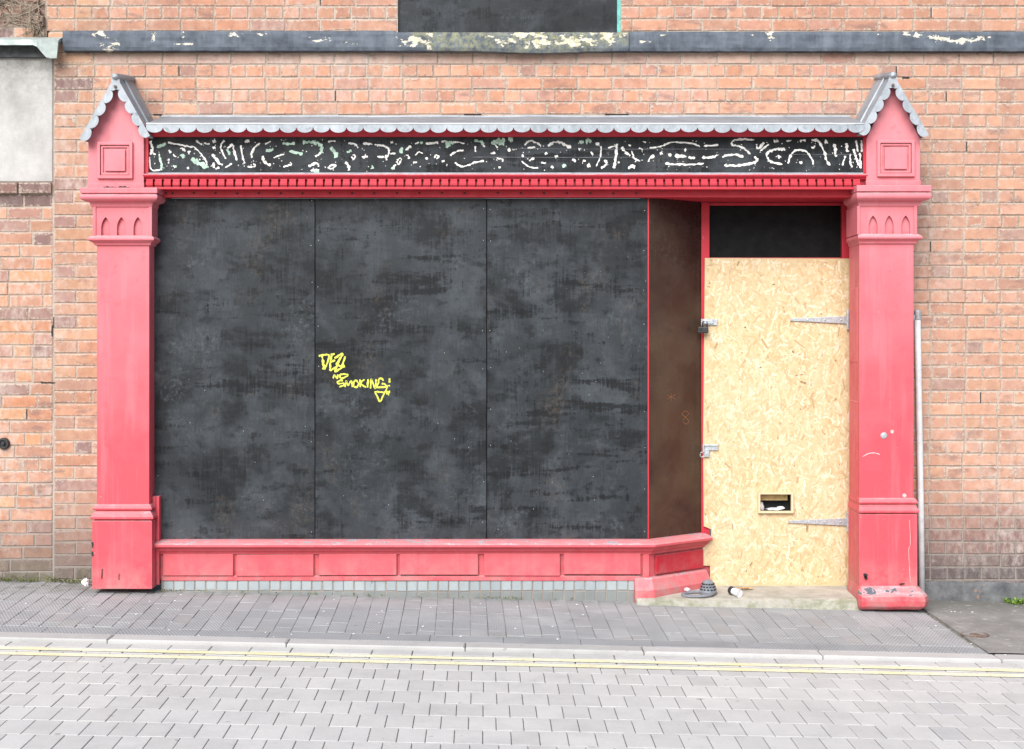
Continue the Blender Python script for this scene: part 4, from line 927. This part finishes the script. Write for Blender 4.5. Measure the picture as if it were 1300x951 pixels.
# ================================================================== fittings on the wall
pp=thing('conduit_pipe','pale grey vertical pipe running up the brick beside the right pilaster','pipe',(X(1168,.13),.13,gz(X(1168),.13)))
yp=.125; m=Mesh(); m.tube([(X(1170.6,yp),yp,gz(X(1168),yp)-.02),(X(1169,yp),yp,Z(640,yp)),(X(1166.5,yp),yp,Z(500,yp)),(X(1164.8,yp),yp,Z(398,yp))],.0185,14); m.build('tube','pipe',pp,smooth=True)
m=Mesh(); zc=Z(406,yp); m.lathe([(.0215,0),(.022,.05),(.019,.058),(0,.062)],(X(1164.9,yp),yp,zc),'Z',14); m.box(X(1159.5,yp),X(1161,yp),yp-.008,WALL-.001,zc-.005,zc+.03); m.build('end_cap','steel',pp,.002)
cp=thing('wall_cap','small round black cap fixed to the orange brick at the left edge','fitting',(X(5.5,WALL),WALL,Z(563,WALL)))
c=(X(5.5,WALL),WALL-.001,Z(563,WALL))
m=Mesh(); m.lathe([(.036,0),(.036,-.014),(.031,-.022),(.022,-.022),(.021,-.014),(.014,-.014),(0,-.014)],c,'Y',28); m.build('collar','black',cp,.001)
m=Mesh(); m.lathe([(.0135,-.0142),(.0135,-.026),(.010,-.030),(0,-.030)],c,'Y',6); m.build('plug','black',cp,.001)

# dead creeper on the old brick, top left
m=Mesh(); m2=Mesh()
def twig(p,ang,L,r,dep,mm):
    pts=[p]; a=ang; q=list(p)
    for k in range(6):
        a+=rnd.uniform(-.35,.35); q=[q[0]+math.cos(a)*L/6,min(WALL-.004,q[1]+rnd.uniform(-.004,.004)),q[2]+math.sin(a)*L/6]
        if q[0]>X(57,WALL): a=math.pi-a; q[0]=X(57,WALL)
        if q[2]<Z(47,WALL): q[2]=Z(47,WALL); a=-a
        pts.append(tuple(q))
        if dep and rnd.random()<.55: twig(tuple(q),a+rnd.choice((-1,1))*rnd.uniform(.4,1.2),L*rnd.uniform(.4,.7),r*.65,dep-1,mm)
    mm.tube(pts,[r*(1-.1*k) for k in range(7)],5)
vine=thing('dead_vine','leafless dead creeper clinging to the dark old brick above the lead flashing','vine',(X(30,WALL),WALL,Z(47,WALL)))
for px,py,a,L in ((2,-20,-1.2,.35),(20,-30,-.9,.4),(35,-25,-1.8,.3),(50,-28,-1.9,.33),(56,5,-2.6,.3),(48,30,2.9,.25),(10,25,-.4,.2),(-40,-40,-.8,.5),(-60,0,-.2,.4),(52,-10,-2.2,.25)):
    twig((X(px,WALL),WALL-.012,Z(py,WALL)),a,L,.0035,2,m)
m.build('stem','twig',vine)
for px,py,a,L in ((3,-10,-1.8,.16),(56,22,-1.6,.15),(30,-30,-1,.3)): twig((X(px,WALL),WALL-.012,Z(py,WALL)),a,L,.006,1,m2)
m2.build('stem','twig_dark',vine)

# ================================================================== ground
base=Mesh(); base.poly([(-60,-60,-.35),(60,-60,-.35),(60,40,-.35),(-60,40,-.35)]); structure(base.build('ground','ground'))
YK=-1.13
XA,XB=-5.6,6.4
def sheet(y0,y1,dz_,x0=XA,x1=XB,n=24):
    m=Mesh(); ys=[y0+(y1-y0)*k/6 for k in range(7)]
    g=[[m.vert((x0+(x1-x0)*i/n,y,gz(x0+(x1-x0)*i/n,y)+dz_)) for y in ys] for i in range(n+1)]
    for a,b in zip(g,g[1:]):
        for k in range(6): m.face((a[k],a[k+1],b[k+1],b[k]))
    return m
def slab(m,x0,x1,y0,y1,dz_,c,ch=.003,jit=.0015,skew=0.0,t=.03):
    o=rnd.uniform(-jit,jit); ti,tj=rnd.uniform(-jit,jit)*.6,rnd.uniform(-jit,jit)*.6
    q=[(x0,y0),(x1,y0),(x1,y1),(x0,y1)]
    def w(x,y,u,v,z): X2=x+skew*y; return m.vert((X2,y,gz(X2,y)+z+o+ti*u+tj*v),c)
    sg=[(-1,-1),(1,-1),(1,1),(-1,1)]
    I=[w(x-a*ch*rnd.uniform(.7,1.3),y-b*ch*rnd.uniform(.7,1.3),a,b,dz_) for (x,y),(a,b) in zip(q,sg)]
    E=[w(x,y,a,b,dz_-ch*.8) for (x,y),(a,b) in zip(q,sg)]; D=[w(x,y,a,b,dz_-t) for (x,y),(a,b) in zip(q,sg)]
    m.face(I)
    for k in range(4): n=(k+1)%4; m.face((E[k],E[n],I[n],I[k])); m.face((D[k],D[n],E[n],E[k]))
m=Mesh(); m.cm=1
m=sheet(YK,.45,-.006); m.mi=[1]*len(m.f); m.cm=0
sk=-.033; px_edge=X(1172,-.1)
x=XA
PW=.0955
lim=lambda y: px_edge-.0*y
while x<px_edge-.02:
    y=YK+.15+rnd.uniform(-.0,.2)-.2
    first=True
    while y<.30:
        L=.215; a,b=max(y,YK+.145),min(y+L,.24)
        if b-a>.03:
            t=rnd.random(); c=lerp3((.37,.385,.385),(.43,.44,.44),t)
            if rnd.random()<.06: c=lerp3(c,(.40,.375,.35),.4)
            jx=rnd.uniform(-.0012,.0012); slab(m,x+.0011+jx,min(x+PW-.0011+jx,px_edge+.01),a+.0004,b-.0004,.0,c,ch=.0019,jit=.0016,skew=sk)
        y+=L
    x+=PW
# border course along the kerb
x=XA
while x<px_edge+.03:
    L=min(.4*rnd.uniform(.9,1.1),px_edge+.045-x); c=lerp3((.34,.355,.36),(.37,.385,.39),rnd.random()); slab(m,x+.001,x+L-.001,YK+.002,YK+.142,.0,c,ch=.002,jit=.001); x+=L
structure(m.build('pavement',['paver','grit']))
# tarmac patch on the right
m=Mesh(); nx,ny=70,24; g=[]
for i in range(nx+1):
    r=[]
    for j in range(ny+1):
        y=YK-.0015+(WALL+.022-YK)*j/ny; x0=px_edge+.012+sk*y+ .012*noise.noise((y*9,1,0)); x=x0+(XB-x0)*i/nx
        r.append(m.vert((x,y,gz(x,y)+.003+.006*noise.noise((x*2.5,y*2.5,1))+.012*sm(y,.02,.17))))
    g.append(r)
for a,b in zip(g,g[1:]):
    for k in range(ny): m.face((a[k],a[k+1],b[k+1],b[k]))
for a in (g[0],): 
    for k in range(ny):
        p,q=m.v[a[k]],m.v[a[k+1]]; m.poly([p,q,(q[0],q[1],q[2]-.03),(p[0],p[1],p[2]-.03)])
structure(m.build('tarmac_patch','tarmac',smooth=True))
# kerb
m=sheet(YK-.15,YK,-.02); m.mi=[1]*len(m.f); m.cm=0; x=XA-.13
while x<XB:
    L=.915; c=lerp3((.44,.435,.42),(.53,.52,.505),rnd.random()); slab(m,x+.0025,x+L-.0025,YK-.128,YK-.002,.002,c,ch=.008,jit=.001,t=.05); x+=L
structure(m.build('kerb',['kerb','grit']))
# road blocks
m=sheet(-6.5,YK-.1,-.026,n=30); m.mi=[1]*len(m.f); m.cm=0; RZ=-.017
y=YK-.132; x=XA
def rc():
    c=lerp3((.50,.495,.475),(.565,.56,.54),rnd.random())
    if rnd.random()<.02: c=lerp3(c,(.4,.4,.41),.5)
    return c
x=XA-.03
while x<XB:
    slab(m,x+.0025,x+.2025,y-.0985,y-.0025,RZ,rc(),ch=.003,jit=.001); slab(m,x+.0025,x+.2025,y-.1985,y-.1005,RZ,rc(),ch=.003,jit=.001); x+=.205
y-=.2; row=0
yy=y; row=0
while yy>-4.6:
    x=XA+(.058 if row%2 else 0)+rnd.uniform(-.006,.006)
    while x<XB:
        slab(m,x+.0018,x+.1137,yy-.1993,yy-.0007,RZ,rc(),ch=.002,jit=.0008,skew=-.02); x+=.1155
    yy-=.2; row+=1
structure(m.build('road',['block','sand']))
# double yellow lines
for k,(ya,wd) in enumerate(((YK-.262,.058),(YK-.372,.06))):
    m=Mesh(); n=160; g=[]
    for i in range(n+1):
        x=XA+(XB-XA)*i/n; r=[]
        for j in (0,1,2): 
            yy=ya-wd*j/2+.006*noise.noise((x*1.3,k*5,j*3)); r.append(m.vert((x,yy,gz(x,yy)+RZ+.0032)))
        g.append(r)
    for a,b in zip(g,g[1:]):
        for q in range(2): m.face((a[q],a[q+1],b[q+1],b[q]))
    structure(m.build('yellow_line','yellow'))
# iron cover in the tarmac
cvx,cvy=X(1240,-.75),-.72
m=Mesh(); cz=gz(cvx,cvy)+.008; m.lathe([(.075,-.02),(.075,.0),(.068,.001),(.066,-.003),(.03,-.003),(.028,.0),(0,.0)],(cvx,cvy,cz),'Z',24)
tag(m.build('stopcock_cover','rust'),'small rusty round iron cover set in the tarmac near the pipe','cover')

# ================================================================== litter and weeds
def step_z(y): return .062+(y+.1)*(.013/.3) if y<.2 else .075
def at_step(px,py):
    Y=0.0
    for _ in range(6): Y=F*(CAMZ-step_z(Y))/(py-HY)-CAMD
    return X(px,Y),Y
lx,ly=at_step(899,754)
lit=thing('broken_plastic_trap','broken grey plastic slotted dome with a loose flat ring on the doorstep','litter',(lx,ly,step_z(ly)))
zb=step_z(ly)+.003
m=Mesh(); m.lathe([(.052,0),(.055,.012),(.048,.02),(.046,.034),(.043,.036),(.042,.05),(.037,.052),(.035,.066),(.028,.072),(.02,.08),(.0,.083)],(lx,ly,zb),'Z',24); m.build('dome','plastic',lit,smooth=False)
m=Mesh()
for r,h in ((.0475,.027),(.0428,.043),(.0365,.059)):
    for k in range(14):
        a=2*math.pi*k/14+h*20; c,s_=math.cos(a),math.sin(a); w=.006
        m.hexa([(lx+c*r-s_*w*g_[0]+c*g_[1],ly+s_*r+c*w*g_[0]+s_*g_[1],zb+h-.004) for g_ in ((-1,-.003),(1,-.003),(1,.0018),(-1,.0018))],[(lx+c*r-s_*w*g_[0]+c*g_[1],ly+s_*r+c*w*g_[0]+s_*g_[1],zb+h+.004) for g_ in ((-1,-.003),(1,-.003),(1,.0018),(-1,.0018))])
m.build('vent','slot',lit)
rx,ry=at_step(886,756.5); m=Mesh(); rings=[]
for k in range(41):
    a=2*math.pi*k/40; 
    if k==40: a-=1e-4
    ro,ri=.1,.078; zz=step_z(ry)+.006+.006*math.sin(a+1)
    rings.append([(rx+ro*math.cos(a),ry+.07*math.sin(a),zz),(rx+ro*math.cos(a),ry+.07*math.sin(a),zz+.012),(rx+ri*math.cos(a),ry+.05*math.sin(a),zz+.014),(rx+ri*math.cos(a),ry+.05*math.sin(a),zz)])
m.loft(rings,True); m.build('ring','plastic',lit,.002)
m=Mesh(); sx,sy=at_step(872,751); crumple(m,(sx,sy,step_z(sy)+.012),.016,5,(1.3,1,.6)); tag(m.build('paper_scrap','paper'),'tiny white paper scrap lying inside the grey plastic ring','paper')
ux,uy=at_step(934,757)
cup=thing('paper_cup','white paper cup tipped on its side on the doorstep','cup',(ux,uy,step_z(uy)))
def tipped(m,prof,c,d,seg=18):
    d=Vector(d).normalized(); u=d.cross(Vector((0,0,1))).normalized(); v=d.cross(u)
    m.loft([[Vector(c)+d*h+(u*math.cos(2*math.pi*j/seg)+v*math.sin(2*math.pi*j/seg))*r for j in range(seg)] for r,h in prof],True)
cz=step_z(uy)+.025
m=Mesh(); tipped(m,[(0,.030),(.019,.030),(.0215,.033),(.024,.033),(.0195,-.024),(0,-.024)],(ux,uy,cz),(.55,-.8,-.12)); m.build('cup_body','paper',cup)
m=Mesh(); tipped(m,[(.021,-.0225),(.0235,-.024),(.025,-.04),(.021,-.048),(0,-.05)],(ux,uy,cz),(.55,-.8,-.12)); m.build('cup_sleeve','black',cup)
m=Mesh(); fx,fy=at_step(944,749.5)
for k in range(3):
    a=k*1.1; m.poly([(fx+.03*k-.03+.035*math.cos(a+t),fy+.02*math.sin(a+t)+.004*k,step_z(fy)+.006+.012*abs(math.sin(t*1.5+k))) for t in [j*math.pi/4 for j in range(8)]])
tag(m.build('dry_leaf','leaf'),'curled dry brown leaf on the doorstep behind the paper cup','leaf')
def at_ground(px,py):
    Y=-.1
    for _ in range(8): Y=F*(CAMZ-gz(X(px,Y),Y))/(py-HY)-CAMD
    return X(px,Y),Y
sx,sy=at_ground(108.5,743.5); m=Mesh(); crumple(m,(sx,min(sy,WALL-.05),gz(sx,sy)+.018),.024,11,(.8,.7,1)); tag(m.build('paper_scrap','paper'),'crumpled white paper scrap on the pavement against the left pilaster plinth','paper')
m=Mesh()
for px,py in [(205,749),(232,753),(45,755),(60,756),(190,764),(222,763),(164,792),(52,796),(305,752),(370,806),(424,762),(672,770),(835,824),(866,778),(844,779),(885,798),(916,766),(926,766),(1190,790),(1205,775),(1218,776),(1188,795),(1233,818),(1276,832),(708,812),(657,771)]+[(rnd.uniform(0,1300),rnd.uniform(765,812)) for _ in range(45)]:
    x,y=at_ground(px,py); y=min(y,-.12 if px>190 else .1); crumple(m,(x,y,gz(x,y)+.003),rnd.uniform(.0018,.0048),px,(1.3,1,.5))
tag(m.build('litter_flecks','paper'),'scattered tiny white flecks of litter on the grey pavement','litter',kind='stuff')
def leaflets(m,c,n,r,h,ls):
    for k in range(n):
        a=rnd.uniform(0,6.283); d=rnd.uniform(0,r); b=Vector((c[0]+d*math.cos(a),c[1]+d*math.sin(a)*.6,c[2]+rnd.uniform(0,h))); 
        u=Vector((rnd.uniform(-1,1),rnd.uniform(-1,.3),rnd.uniform(.1,1))).normalized(); v=u.cross(Vector((rnd.uniform(-1,1),rnd.uniform(-1,1),rnd.uniform(-1,1)))).normalized()
        l=ls*rnd.uniform(.6,1.3); m.poly([b,b+u*l*.5+v*l*.28,b+u*l,b+u*l*.5-v*l*.28])
m=Mesh(); 
for px in (1278,1286,1293,1300,1308,1320): leaflets(m,(X(px,.12),.1+rnd.uniform(-.02,.02),gz(X(px),.1)+.004),38,.035,.03,.022)
tag(m.build('weed','weed'),'low bright green weed growing at the foot of the right wall','weed')
m=Mesh()
for px in range(-60,112,3):
    if 48<px<62: continue
    leaflets(m,(X(px,.15),.145+rnd.uniform(-.01,.01),gz(X(px),.15)+.004),rnd.randint(6,16),.022,.03*rnd.random()+.01,.013)
for px in list(range(205,230,4))+[605+5*k for k in range(12)]+[rnd.uniform(210,800) for _ in range(16)]:
    leaflets(m,(X(px,-.05),-.05,gz(X(px),-.05)+.002),rnd.randint(5,10),.014,.012,.010)
tag(m.build('moss','moss'),'dark green moss along the foot of the wall and the blue brick plinth','moss',kind='stuff')

# ================================================================== daylight and camera
w=bpy.data.worlds.new('World'); scene.world=w; w.use_nodes=True; nt=w.node_tree; nt.nodes.clear()
sky=nt.nodes.new('ShaderNodeTexSky'); sky.sky_type='NISHITA'; sky.sun_disc=False
EL,AZ=math.radians(39),math.radians(198)      # sun high over the street, a little to the left
sky.sun_elevation=EL; sky.sun_rotation=AZ; sky.dust_density=1.5; sky.air_density=1.0; sky.ozone_density=1
bg=nt.nodes.new('ShaderNodeBackground'); bg.inputs[1].default_value=.15
wo_=nt.nodes.new('ShaderNodeOutputWorld'); nt.links.new(sky.outputs[0],bg.inputs[0]); nt.links.new(bg.outputs[0],wo_.inputs[0])
sun=bpy.data.lights.new('sun','SUN'); sun.energy=5.0; sun.angle=math.radians(45); sun.color=(1,.985,.965)
so=bpy.data.objects.new('sun',sun); COL.objects.link(so)
d=Vector((math.sin(AZ)*math.cos(EL),math.cos(AZ)*math.cos(EL),math.sin(EL)))
so.rotation_euler=d.to_track_quat('Z','Y').to_euler(); so.location=(0,-6,8)
cam=bpy.data.cameras.new('camera'); cam.sensor_width=36; cam.lens=36*F/1300; cam.shift_y=-(475.5-HY)/1300; cam.clip_end=500
co=bpy.data.objects.new('camera',cam); COL.objects.link(co); co.location=(0,-CAMD,CAMZ); co.rotation_euler=(math.pi/2,0,0)
scene.camera=co
scene.view_settings.view_transform='Standard'; scene.view_settings.look='None'; scene.view_settings.exposure=0; scene.view_settings.gamma=1
scene.render.resolution_x=1024; scene.render.resolution_y=749
